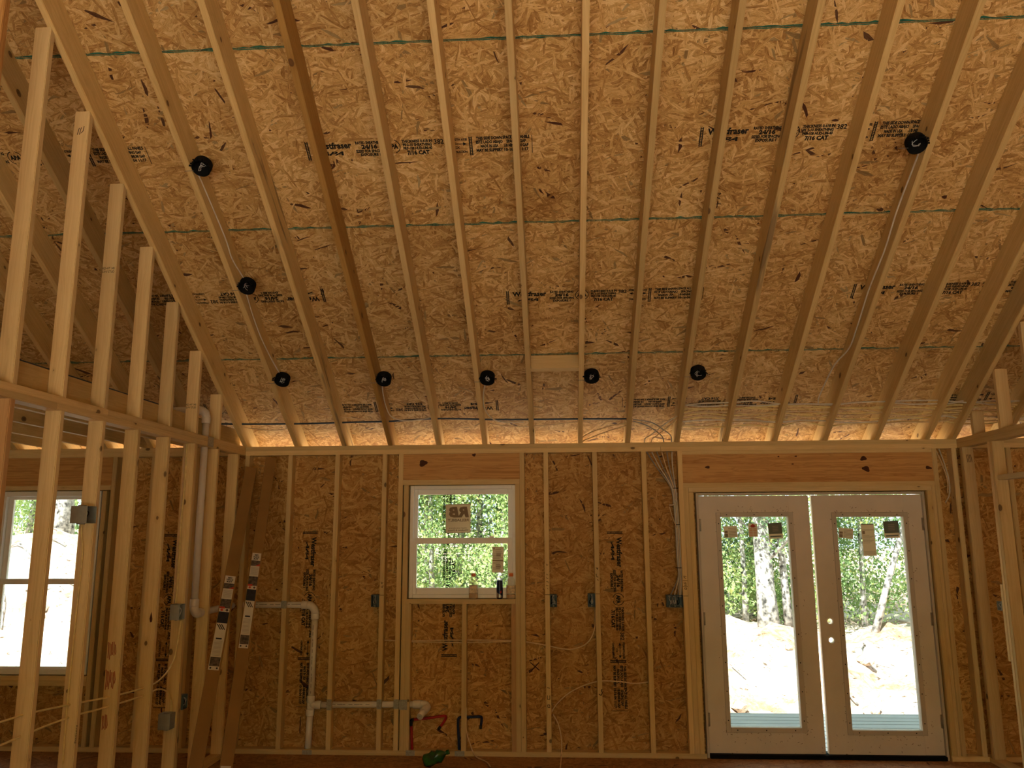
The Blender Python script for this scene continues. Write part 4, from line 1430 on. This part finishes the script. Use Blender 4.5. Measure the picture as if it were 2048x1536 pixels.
side_box(PX0 + .004, XL + .012, PY[1] - .096, PY[1] - .001, 1.795, 1.892, 1, 'high grey metal box on the stud before the side room window')
side_box(PX0 + .030, XL + .010, PY[4] - .088, PY[4] - .001, 1.142, 1.248, 1, 'grey metal box beside the white pipe elbow in the left partition')
side_box(PX0 - .004, XL - .010, PY[4] - .080, PY[4] - .001, .415, .520, -1, 'lowest grey metal box on the left partition')
side_box(PX0 + .045, XL + .004, PY[4] + .079, PY[4] + .145, .515, .612, 1, 'dark blue box low on the far side of a left partition stud', BOXB)
side_box(XR - .006, XR + .05, 6.303 + .038, 6.40, 1.150, 1.215, -1, 'small grey box behind the doorway studs of the right partition')
rl = 'yellow cables through the left partition'
cable('yellow_cable', [(-2.735, 3.0, .86), (-2.735, 4.0, .838), (-2.735, 4.18, .836), (-2.735, 4.58, .805), (-2.735, 4.98, .770), (-2.735, 5.39, .748), (-2.72, 5.58, .77), (-2.70, 5.70, .86), (-2.70, 5.76, 1.0), (-2.70, 5.783, 1.13)], .0055, CABLE_Y, 'upper yellow cable running through the left partition studs and rising to a box')
cable('yellow_cable', [(-2.735, 3.0, .70), (-2.735, 4.02, .728), (-2.735, 4.18, .735), (-2.735, 4.58, .738), (-2.735, 4.98, .715), (-2.735, 5.39, .700), (-2.735, 5.58, .705), (-2.73, 5.71, .665), (-2.725, 5.772, .59), (-2.725, 5.778, .524)], .0055, CABLE_Y, 'lower yellow cable running through the left partition studs to the lowest box')
cable('yellow_cable', [(-2.745, 5.784, 1.25), (-2.742, 5.785, 1.5), (-2.748, 5.785, 1.8), (-2.74, 5.785, 2.1), (-2.745, 5.785, 2.385)], .0055, CABLE_Y, 'yellow cable stapled upright on the stud above the box by the pipe elbow')
cable('yellow_cable', [(-2.758, 5.784, 1.25), (-2.762, 5.785, 1.55), (-2.756, 5.785, 1.9), (-2.760, 5.785, 2.385)], .0055, CABLE_T, 'tan cable stapled upright beside the yellow one above the pipe elbow box')
cable('yellow_cable', [(-2.755, PY[1] - .008, 1.790), (-2.75, PY[1] - .007, 1.72), (-2.735, PY[1] - .007, 1.62), (-2.74, PY[1] - .007, 1.3), (-2.745, PY[1] - .007, .75), (-2.74, PY[1] - .007, .5)], .005, CABLE_Y, 'yellow cable running down the stud from the high grey metal box')

# ---------------------------------------------------------------- plumbing
PYY = D + .045
PR = .0255


def hub(bm, a, b, r=.0335):
    a, b = V(a), V(b)
    d = (b - a).normalized()
    add_tube(bm, [a, a + d * .004, b - d * .004, b], [r - .002, r, r, r - .002], 20)


def arc(c, r, a0, a1, ax, ay, n=8):
    c, ax, ay = V(c), V(ax), V(ay)
    return [c + ax * r * math.cos(a0 + (a1 - a0) * k / n) + ay * r * math.sin(a0 + (a1 - a0) * k / n) for k in range(n + 1)]


pp = empty('drain_pipe', (-2.055, PYY, 0), 'white plastic drain pipe with elbows crossing the back wall below the small window', 'pipe')
X_, Z_ = V((1, 0, 0)), V((0, 0, 1))
def pipe_part(name, pts, r=PR, m=PVC, par=None):
    return obj(name, add_tube(bmesh.new(), pts, r, 20), m, par or pp)


rzx, rzt, rzb = -2.044, 1.152, .368
pipe_part('pipe', [(-2.665, PYY, rzt), (-2.10, PYY, rzt)])
eb = add_tube(bmesh.new(), arc((rzx - .07, PYY, rzt - .07), .07, math.pi / 2, 0, X_, Z_), .0325, 20)
hub(eb, (rzx - .115, PYY, rzt), (rzx - .066, PYY, rzt))
hub(eb, (rzx, PYY, rzt - .066), (rzx, PYY, rzt - .115))
obj('elbow', eb, PVC, pp)
pipe_part('pipe', [(rzx, PYY, rzt - .10), (rzx - .008, PYY, .42)])
tb = bmesh.new()
hub(tb, (rzx - .008, PYY, .44), (rzx - .010, PYY, .385))
add_tube(tb, [(rzx - .008, PYY, .43), (rzx - .011, PYY, .30)], .030, 20)
hub(tb, (rzx - .010, PYY, .335), (rzx - .012, PYY, .285))
add_tube(tb, [(rzx - .01, PYY, rzb), (rzx + .05, PYY, rzb)], .030, 20)
hub(tb, (rzx + .035, PYY, rzb), (rzx + .078, PYY, rzb))
obj('tee', tb, PVC, pp)
pipe_part('pipe', [(rzx - .011, PYY, .30), (rzx - .018, PYY, .001)])
pipe_part('pipe', [(rzx + .07, PYY, rzb), (-1.19, PYY, rzb + .010)])
tr_ = bmesh.new()
hub(tr_, (-1.215, PYY, rzb + .010), (-1.150, PYY, rzb + .010))
add_tube(tr_, spline([(-1.16, PYY, rzb + .010), (-1.120, PYY - .004, rzb + .008), (-1.098, PYY - .022, rzb - .006), (-1.108, PYY - .060, rzb - .02), (-1.122, PYY - .088, rzb - .032)], 6), .031, 20)
obj('elbow', tr_, PVC, pp)
st_ = bmesh.new()
add_tube(st_, [(-1.112, PYY - .070, rzb - .024), (-1.132, PYY - .150, rzb - .052)], .0255, 20)
obj('stub', st_, PVC, pp)
cp = bmesh.new()
add_tube(cp, [(-1.131, PYY - .146, rzb - .0505), (-1.1335, PYY - .156, rzb - .054)], .024, 20)
add_tube(cp, [(-1.1335, PYY - .156, rzb - .054), (-1.136, PYY - .166, rzb - .0575)], .010, 4)
obj('plug_cap', cp, PAPER, pp)
# small print along the pipes
for a, b, n in (((-2.60, rzt + .004), (-2.33, rzt + .004), 6), ((-2.27, rzt + .004), (-2.14, rzt + .004), 4), ((-1.92, rzb + .008), (-1.55, rzb + .012), 8)):
    bm = bmesh.new()
    for k in range(n):
        x = a[0] + (b[0] - a[0]) * k / n
        rect(bm, x, 0, x + .02 + .012 * (k % 3), .005)
    obj('pipe_lettering', bm, GRAYTXT, pp, plane_frame(V((0, PYY - PR - .0012, a[1])), (1, 0, 0), (0, 0, 1)))
bm = bmesh.new()
for k in range(12):
    z = .46 + .045 * k
    rect(bm, -.0025, z, .0025, z + .018 + .01 * (k % 3))
obj('pipe_lettering', bm, GRAYTXT, pp, plane_frame(V((rzx - .004, PYY - PR - .0012, 0)), (1, 0, 0), (0, 0, 1)))

vp = empty('vent_pipe', (-2.735, 6.06, 1.15), 'white plastic vent pipe standing in the left partition and turning at its foot', 'pipe')
VX, VY = -2.735, 6.060
pipe_part('pipe', [(VX, VY, 1.22), (VX, VY, 2.62)], PR, PVC, vp)
ev = add_tube(bmesh.new(), arc((VX, VY + .06, 1.21), .06, math.pi, 1.5 * math.pi, V((0, 1, 0)), Z_), .032, 20)
hub(ev, (VX, VY, 1.205), (VX, VY, 1.26))
hub(ev, (VX, VY + .055, 1.15), (VX, VY + .115, 1.15))
obj('elbow', ev, PVC, vp)
pipe_part('pipe', [(VX, VY + .09, 1.15), (VX, D + .01, 1.15)], PR, PVC, vp)
et = add_tube(bmesh.new(), arc((VX - .06, VY, 2.62), .06, 0, math.pi / 2, X_, Z_), .032, 20)
hub(et, (VX, VY, 2.575), (VX, VY, 2.625))
hub(et, (VX - .055, VY, 2.68), (VX - .11, VY, 2.68))
obj('elbow', et, PVC, vp)
pipe_part('pipe', [(VX - .09, VY, 2.68), (VX - 1.2, VY, 2.70)], PR, PVC, vp)


def plate(cx, cz, w_, h_, label, ax='back', y=None):
    """A galvanised nail plate of pressed steel hammered over a board."""
    bm = bmesh.new()
    rows_, cols_ = max(2, int(h_ / .016)), max(2, int(w_ / .016))
    add_box(bm, (-w_ / 2, -h_ / 2, 0), (w_ / 2, h_ / 2, .0018), 0, .0006)
    for i in range(rows_):
        for j in range(cols_):
            x, z = -w_ / 2 + w_ * (j + .5) / cols_, -h_ / 2 + h_ * (i + .5) / rows_
            add_box(bm, (x - .003, z - .0015, .0018), (x + .003, z + .0015, .0026))
    M = plane_frame(V((cx, Y0 - .0002 if y is None else y, cz)), (1, 0, 0), (0, 0, 1)) if ax == 'back' else plane_frame(V((XL + .0002, cx, cz)), (0, 1, 0), (0, 0, 1))
    return tag(obj('nail_plate', bm, NAILP, None, M), label, 'nail plate', 'steel nail plates')


plate(-2.295, 1.158, .048, .062, 'steel nail plate where the upper white pipe crosses a stud')
plate(-1.888, .378, .040, .082, 'steel nail plate on the stud right of the white pipe riser')
plate(-1.482, .384, .040, .074, 'steel nail plate on the lower white pipe, two studs left of the small window')
plate(-1.343, .387, .042, .072, 'steel nail plate on the king stud over the lower white pipe')
plate(-1.287, .382, .066, .076, 'wide steel nail plate on the jack stud over the lower white pipe')
plate(-2.055, .013, .078, .044, 'steel nail plate on the bottom plate at the foot of the white pipe')
plate(-1.223, .018, .072, .046, 'steel nail plate on the bottom plate at the foot of the red pipe')
plate(-.830, .020, .078, .040, 'steel nail plate on the bottom plate at the foot of the dark blue pipe')
plate(6.06, 2.432, .10, .078, 'greenish steel nail plate on the left partition plates at the vent pipe', 'side')

rp_ = empty('water_pipe', (-1.222, D + .04, 0), 'red plastic water pipe standing from the bottom plate and bending under the window', 'pipe', 'water pipes')
obj('riser', add_tube(bmesh.new(), [(-1.214, D + .04, .0), (-1.226, D + .04, .225)], .0105, 14), RED, rp_)
fb_ = bmesh.new()
add_tube(fb_, [(-1.226, D + .04, .215), (-1.227, D + .04, .262)], .0125, 12)
add_tube(fb_, [(-1.228, D + .04, .258), (-1.205, D + .04, .262)], .0125, 12)
obj('elbow', fb_, CRIMP, rp_)
obj('branch', add_tube(bmesh.new(), spline([(-1.21, D + .04, .262), (-1.08, D + .038, .276), (-.965, D + .036, .292), (-.945, D + .02, .283), (-.962, D - .02, .250), (-.985, D - .055, .222)], 6), .0105, 14), RED, rp_)
obj('end_cap', add_tube(bmesh.new(), [(-.980, D - .048, .229), (-.990, D - .063, .215)], .012, 14), CRIMP, rp_)
bp_ = empty('water_pipe', (-.845, D + .04, 0), 'dark blue plastic water pipe standing from the bottom plate beside a cripple stud', 'pipe', 'water pipes')
obj('riser', add_tube(bmesh.new(), spline([(-.836, D + .04, .0), (-.846, D + .04, .18), (-.848, D + .04, .262), (-.835, D + .04, .281), (-.81, D + .04, .283), (-.68, D + .04, .288), (-.660, D + .036, .282), (-.658, D + .02, .262), (-.662, D - .005, .225)], 6), .0105, 14), BLUE, bp_)
obj('end_cap', add_tube(bmesh.new(), [(-.661, D, .232), (-.663, D - .012, .212)], .012, 14), CRIMP, bp_)

# ---------------------------------------------------------------- bottles and can on the sill
def bottle(x, y, label, fill, capm):
    M = Matrix.Translation((x, y, 1.2028))
    t = empty('drink_bottle', (x, y, 1.2028), label, 'bottle', 'bottles on the window sill', mw=M)
    prof = [(0, 0), (.034, 0), (.038, .006), (.038, .03), (.036, .036), (.038, .042), (.037, .095), (.038, .118), (.039, .128), (.036, .142), (.024, .162), (.0165, .174), (.0165, .186)]
    obj('body', lathe_bm(prof, 28), CLEAR, t, M, True)
    obj('liquid', lathe_bm([(0, .002), (.033, .002), (.0365, .008), (.0365, .03), (.035, .036), (.0365, fill), (0, fill)], 24), DRINK, t, M, True)
    obj('bottle_label', lathe_bm([(.0385, .046), (.0385, .108)], 28), LABELB, t, M, True)
    obj('cap', lathe_bm([(.0175, .178), (.0195, .180), (.0195, .200), (.018, .203), (0, .203)], 24), capm, t, M)
    return t


bottle(-.727, D + .022, 'half full clear bottle with an orange cap on the window sill, left of the can', .105, ORANGE)
bottle(-.420, D + .022, 'nearly empty clear bottle with an orange cap in the right corner of the window sill', .030, ORANGE)
M = Matrix.Translation((-.512, D + .022, 1.2028))
cn = empty('drink_can', (-.512, D + .022, 1.2028), 'slim dark blue and silver drink can on the window sill', 'can', mw=M)
obj('body', lathe_bm([(0, .004), (.022, .0), (.026, .012), (.0265, .02), (.0265, .128), (.024, .142), (.023, .146), (.0215, .146), (.021, .143), (0, .143)], 28), CANB, cn, M, True)
cw = bmesh.new()
for k in range(28):
    a0, a1 = [math.radians(250 + 130 * (j / 28)) for j in (k, k + 1)]
    f = cw.faces.new([cw.verts.new((.0268 * math.cos(a), .0268 * math.sin(a), z)) for a, z in ((a0, .010), (a1, .010), (a1, .010 + .05 * (1 - (k + 1) / 40)), (a0, .010 + .05 * (1 - k / 40)))])
obj('silver_patch', cw, CANS, cn, Matrix.Translation((-.512, D + .022, 1.2028)) @ Matrix.Rotation(math.radians(-60), 4, 'Z'))
cr = bmesh.new()
for a in (285, 300):
    aa = math.radians(a)
    n_ = V((math.cos(aa), math.sin(aa), 0))
    tt = V((-math.sin(aa), math.cos(aa), 0))
    c_ = n_ * .0272 + V((0, 0, .055))
    cr.faces.new([cr.verts.new(c_ + tt * dx + V((0, 0, dz))) for dx, dz in ((-.004, -.012), (.004, -.006), (.004, .012), (-.002, .008))])
obj('red_mark', cr, CANR, cn, M)

# ---------------------------------------------------------------- long cardboard boxes
def long_box(foot, head, w_, d_, yaw, label, lab_s, low_label=False):
    """A slim carton leaning in the corner; lab_s = (start, end) of its printed label along its length."""
    foot, head = V(foot), V(head)
    z = (head - foot).normalized()
    x = V((math.cos(yaw), math.sin(yaw), 0))
    x = (x - z * x.dot(z)).normalized()
    y = z.cross(x)
    M = Matrix(((x.x, y.x, z.x, foot.x), (x.y, y.y, z.y, foot.y), (x.z, y.z, z.z, foot.z), (0, 0, 0, 1)))
    L = (head - foot).length
    t = empty('long_carton', foot, label, 'carton', 'long cardboard boxes', mw=M)
    obj('carton_body', box_bm((0, 0, 0), (w_, d_, L), .002), CARD, t, M)
    eb_ = bmesh.new()
    add_box(eb_, (w_ - .0005, .004, .0), (w_ + .0012, d_, L), 0)
    obj('side_face', eb_, CARD_E, t, M)  # right side of the carton in a paler cardboard colour
    a, b = lab_s
    lw, l0 = w_ * .80, w_ * .08
    H_ = b - a
    bm = bmesh.new()
    rect(bm, 0, 0, lw, H_, 0)
    zz = .0005
    def Y(f):
        return H_ * (1 - f)
    for i, (s, f) in enumerate((('BED', .030), ('TRACK', .052), ('KIT', .074))):
        text_bm(bm, s, lw / 2, Y(f), H_ * .015, lw * (.42, .72, .55)[i], bold=.05, mi=3, align='C', z=zz)
    rect(bm, 0, Y(.145), lw, Y(.085), 1, zz)
    f_ = bm.faces.new([bm.verts.new((p[0], p[1], zz * 2)) for p in ((lw * .5, Y(.145), 0), (lw, Y(.145), 0), (lw, Y(.118), 0))])
    f_.material_index = 2
    for k in range(9):
        rect(bm, lw * .08, Y(.165 + .010 * k), lw * .92, Y(.162 + .010 * k), 4, zz)
    rect(bm, 0, Y(.36), lw, Y(.26), 1, zz)
    rect(bm, 0, Y(.365), lw * .5, Y(.345), 2, zz * 2)
    for q, mi in ((.25, 2), (.75, 1)):
        vs = [bm.verts.new((lw * q + lw * .13 * math.cos(k * .3927), Y(.38) + lw * .13 * math.sin(k * .3927), zz)) for k in range(16)]
        bm.faces.new(vs).material_index = mi
    rect(bm, 0, Y(.52), lw, Y(.40), 3, zz)
    for k in range(3):
        stroke(bm, [(lw * (.1 + .2 * k), Y(.535)), (lw * (.45 + .2 * k), Y(.585))], lw * .09, 3, zz)
    rect(bm, lw * .2, Y(.69), lw * .75, Y(.675), 3, zz)
    for k in range(12):
        rect(bm, lw * .08, Y(.712 + .013 * k), lw * .85, Y(.708 + .013 * k), 4, zz)
    rect(bm, lw * .04, Y(.962), lw * .98, Y(.87), 1, zz)
    for q in (.2, .8):
        vs = [bm.verts.new((lw * q + lw * .09 * math.cos(k * .3927), Y(.98) + lw * .09 * math.sin(k * .3927), zz)) for k in range(16)]
        bm.faces.new(vs).material_index = 3
    ML = M @ plane_frame(V((l0, -.0012, a)), (1, 0, 0), (0, 0, 1))
    if low_label:
        lb_ = bmesh.new()
        rect(lb_, 0, 0, lw, .17, 0)
        for q in (.25, .75):
            vs = [lb_.verts.new((lw * q + lw * .12 * math.cos(k * .3927), .145 + lw * .12 * math.sin(k * .3927), zz)) for k in range(16)]
            lb_.faces.new(vs).material_index = 1
        obj('lower_label', lb_, [PAPER, PAPER_N], t, M @ plane_frame(V((l0, -.0012, .09)), (1, 0, 0), (0, 0, 1)))
    obj('printed_label', bm, [PAPER, PAPER_T, PAPER_R, PAPER_N, GRAYTXT], t, ML)
    return t


long_box((-2.455, 5.42, 0), (-2.640, 6.655, 2.292), .092, .045, .45, 'left long cardboard box leaning in the corner, its label lower', (.90, 1.62))
long_box((-2.250, 5.45, 0), (-2.480, 6.690, 2.372), .082, .042, .45, 'right long cardboard box leaning in the corner, its label higher', (1.05, 1.80), True)

# ---------------------------------------------------------------- green bottle on the floor
gb = empty('plastic_bottle', (-.97, 6.40, 0), 'crumpled green plastic bottle on the floor in front of the back wall', 'bottle')
Mg = Matrix.Translation((-1.045, 6.405, .052)) @ Matrix.Rotation(math.radians(68), 4, 'Y') @ Matrix.Rotation(.4, 4, 'Z')
prof = [(0, -.008), (.030, -.01), (.046, .004), (.050, .02), (.046, .05), (.051, .07), (.045, .095), (.049, .115), (.034, .140), (.018, .158), (.014, .165), (.014, .182)]
bm = lathe_bm(prof, 26)
for v in bm.verts:
    k = 1 + .13 * math.sin(v.co.z * 90 + 3 * math.atan2(v.co.y, v.co.x)) * (v.co.z < .13)
    v.co.x *= k
    v.co.y *= k * .93
obj('body', bm, GREENB, gb, Mg, True)
obj('cap', lathe_bm([(0, .176), (.017, .176), (.017, .194), (0, .195)], 20), GREENB, gb, Mg)

# ---------------------------------------------------------------- outdoors
def ground_z(x, y):
    bank = 1.62 if x < -6 else (1.62 - (x + 6) * .235 if x < -1.0 else .445 - .05 * min(x + 1, 6))
    bank = max(bank, .10)
    t = min(1, max(0, (y - 9.3) / 3.2))
    z = -.55 + (bank + .55) * (t * t * (3 - 2 * t))
    if y > 12.5:
        z += (y - 12.5) * .02
    z += (.10 * math.sin(x * 2.3 + y * 1.1) + .07 * math.sin(x * 5.1 - y * 3.7) + .05 * math.sin(x * 9.7 + y * 7.3)) * min(1, max(0, (y - 8.8) / 1.5)) * (1 if y < 13.5 else .5)
    return z


bm = bmesh.new()
xs = [-26 + .22 * i for i in range(237)]
ys = [7.2 + .22 * j for j in range(34)] + [14.7 + 1.2 * j for j in range(26)]
grid = [[bm.verts.new((x, y, ground_z(x, y) + random.uniform(-.02, .02))) for x in xs] for y in ys]
for j in range(len(ys) - 1):
    for i in range(len(xs) - 1):
        bm.faces.new((grid[j][i], grid[j][i + 1], grid[j + 1][i + 1], grid[j + 1][i]))
tag(obj('yard_ground', bm, DIRT, None, None, True), 'sunlit red clay bank rising behind the house', kind='structure')
bm = bmesh.new()
prof = [(7.2, -.55), (-11, -.55), (-14, .2), (-18, 3.4), (-24, 6.0)]  # bounce yard behind the viewer, then the added hill that hides the sky
for (ya, za), (yb2, zb2) in zip(prof, prof[1:]):
    f = bm.faces.new([bm.verts.new(p) for p in ((-60, yb2, zb2), (60, yb2, zb2), (60, ya, za), (-60, ya, za))])
    f.material_index = 0 if za < 0 and yb2 > -12 else 1
tag(obj('yard_ground_sky_block', bm, [BOUNCE_GRAVEL, SKY_BLOCK]), kind='structure')
for i in range(13):
    y = 7.02 + .146 * i
    lumber('deck_board', (.4, y, -.145), (3.9, y + .139, -.107), DECKM, 'grey weathered deck board outside the glass doors', 'deck board', 'deck boards', bev=.004)
lumber('deck_beam', (.4, 8.925, -.40), (3.9, 8.965, -.11), DECKM, 'grey rim board along the outer edge of the deck', 'beam')

# clods and sticks on the bank
rg = random.Random(3)
for k in range(60):
    x, y = rg.uniform(-10, 4.5), rg.uniform(9.6, 12.4)
    r = rg.uniform(.03, .12)
    bm = bmesh.new()
    bmesh.ops.create_icosphere(bm, subdivisions=2, radius=r)
    for v in bm.verts:
        v.co *= rg.uniform(.75, 1.2)
        v.co.z *= .6
    tag(obj('clay_clod', bm, DIRT, None, Matrix.Translation((x, y, ground_z(x, y) + r * .2))), 'lump of red clay lying on the dirt bank', 'clod', 'clay clods on the bank')
for k in range(34):
    x, y = rg.uniform(-10, 4.5), rg.uniform(9.4, 12.2)
    a = rg.uniform(0, 3.1)
    L = rg.uniform(.3, .8)
    pts = [(x + math.cos(a) * L * t, y + math.sin(a) * L * t, ground_z(x + math.cos(a) * L * t, y + math.sin(a) * L * t) + .03 + .04 * math.sin(t * 5)) for t in (0, .3, .6, 1)]
    tag(obj('stick', add_tube(bmesh.new(), spline(pts, 4), .012, 6), TRUNK), 'dry stick lying on the dirt bank', 'stick', 'sticks on the bank')


def leaf_cloud(n, rx_, ry_, rz_, size, seed, nc=34, sp=.16):
    rg = random.Random(seed)
    vs, fs = [], []
    clumps = [(rg.gauss(0, .45), rg.gauss(0, .45), rg.gauss(0, .45)) for _ in range(nc)] if nc < 100 else [(rg.uniform(-1, 1), rg.uniform(-1, 1), rg.uniform(-1, 1)) for _ in range(nc)]
    for _ in range(n):
        c = rg.choice(clumps)
        p = V((rx_ * (c[0] + rg.gauss(0, sp)), ry_ * (c[1] + rg.gauss(0, .16)), rz_ * (c[2] + rg.gauss(0, .13))))
        s = size * rg.uniform(.6, 1.35)
        e = Euler((rg.gauss(0, .9), rg.gauss(0, .9), rg.uniform(0, 6.28))).to_matrix()
        i = len(vs)
        for q in ((-.5, 0, 0), (-.12, .34, .06), (.5, 0, -.05), (-.12, -.34, .06)):
            vs.append(p + e @ (V(q) * s))
        fs += [(i, i + 1, i + 2), (i, i + 2, i + 3)]
    me = bpy.data.meshes.new('leaves')
    me.from_pydata([tuple(v) for v in vs], [], fs)
    return me


def trunk_bm(h, r, seed, lean=0.0):
    rg = random.Random(seed)
    pts = [(lean * t * h + .05 * math.sin(t * 7 + seed), .05 * math.cos(t * 5 + seed), h * t) for t in [k / 9 for k in range(10)]]
    bm = add_tube(bmesh.new(), pts, [r * (1.25 if k == 0 else 1 - .55 * k / 9) for k in range(10)], 10)
    for k in range(7):
        t = rg.uniform(.15, .95)
        b = V((lean * t * h, 0, h * t))
        a = rg.uniform(0, 6.28)
        L = rg.uniform(.6, 1.7)
        bpts = [b, b + V((math.cos(a) * L * .5, math.sin(a) * L * .5, L * .35)), b + V((math.cos(a) * L, math.sin(a) * L, L * .8))]
        add_tube(bm, spline(bpts, 4), [r * .3 * (1 - .09 * j) for j in range(9)], 6)
    return bm


CL = []
for i in range(4):
    me = leaf_cloud(9500, 1.7, 1.6, 2.4, .075, 90 + i)
    me.materials.append(LEAF[i % 3])
    CL.append(me)
TK = [to_mesh('trunk', trunk_bm(7.5, (.045, .06, .05, .145, .05)[i], i, (.0, .03, -.04, .01, .36)[i]), TRUNK, True) for i in range(5)]
rg = random.Random(21)
spots = []
# nearer stems with gaps, then a dense belt
for x in (-9.6, -8.0, -6.2, -4.3, -3.1, -2.2, -1.2, -.3, .6, 1.6, 2.55, 3.6, 4.9, 6.3):
    spots.append((x + rg.uniform(-.3, .3), rg.uniform(13.2, 15.2), rg.choice((0, 1, 2))))
spots += [(3.10, 12.9, 3), (-8.05, 12.9, 3), (3.42, 13.0, 1), (2.96, 14.0, 0), (4.75, 13.2, 4), (4.95, 14.0, 0), (-1.86, 14.5, 1), (-1.52, 14.6, 1), (-2.24, 14.0, 0), (-1.15, 15.0, 1), (-2.6, 13.6, 0)]
for k, (x, y, ti) in enumerate(spots):
    z = ground_z(x, y) - .15
    big = ti == 3
    slant = ti == 4
    thin = y < 15.1 and k >= len(spots) - 11 and not big
    tr = empty('forest_tree', (x, y, z), 'big pale trunk standing on the edge of the dirt bank' if big else 'slender pale tree with green leaves in the woods beyond the dirt bank', 'tree', None if big else 'trees of the woods')
    if big:
        tr['label'] = 'big pale trunk at the top of the bank seen through the left glass door' if x > 0 else 'big pale trunk at the top of the bank seen through the left side room window'
    T0 = Matrix.Translation((x, y, z))
    link('trunk', TK[ti], tr, T0 @ Matrix.Rotation(0 if slant or big else rg.uniform(0, 6.28), 4, 'Z'))
    if slant:
        tr['label'] = 'slanting pale trunk seen through the right glass door'
        del tr['group']
    for j in range(1 if thin or big or slant else 3):
        f = link('foliage', CL[rg.randrange(4)], tr, T0 @ Matrix.Translation((rg.uniform(-.5, .5), rg.uniform(-.3, .5), (3.4 if thin or big or slant else 1.5) + 2.1 * j + rg.uniform(-.5, .5))) @ Matrix.Rotation(rg.uniform(0, 6.28), 4, 'Z') @ Matrix.Scale(rg.uniform(.55, .8), 4))
        f['kind'] = 'stuff'
wd = leaf_cloud(60000, 14, 2.2, 4.2, .10, 5, 420, .05)
wd.materials.append(LEAF[0])
tag(link('woodland_foliage', wd, None, Matrix.Translation((-2.5, 18.6, 3.4))), 'dense green leaves filling the woods behind the nearer trees', 'foliage', kind='stuff')
us_me = leaf_cloud(14000, 12, 1.0, .8, .08, 7, 200, .04)
us_me.materials.append(LEAF[1])
for v in us_me.vertices:
    v.co.z = abs(v.co.z)
un = link('undergrowth', us_me, None, Matrix.Translation((-1, 14.6, .35)))
tag(un, 'low green undergrowth along the foot of the woods', 'undergrowth', kind='stuff')
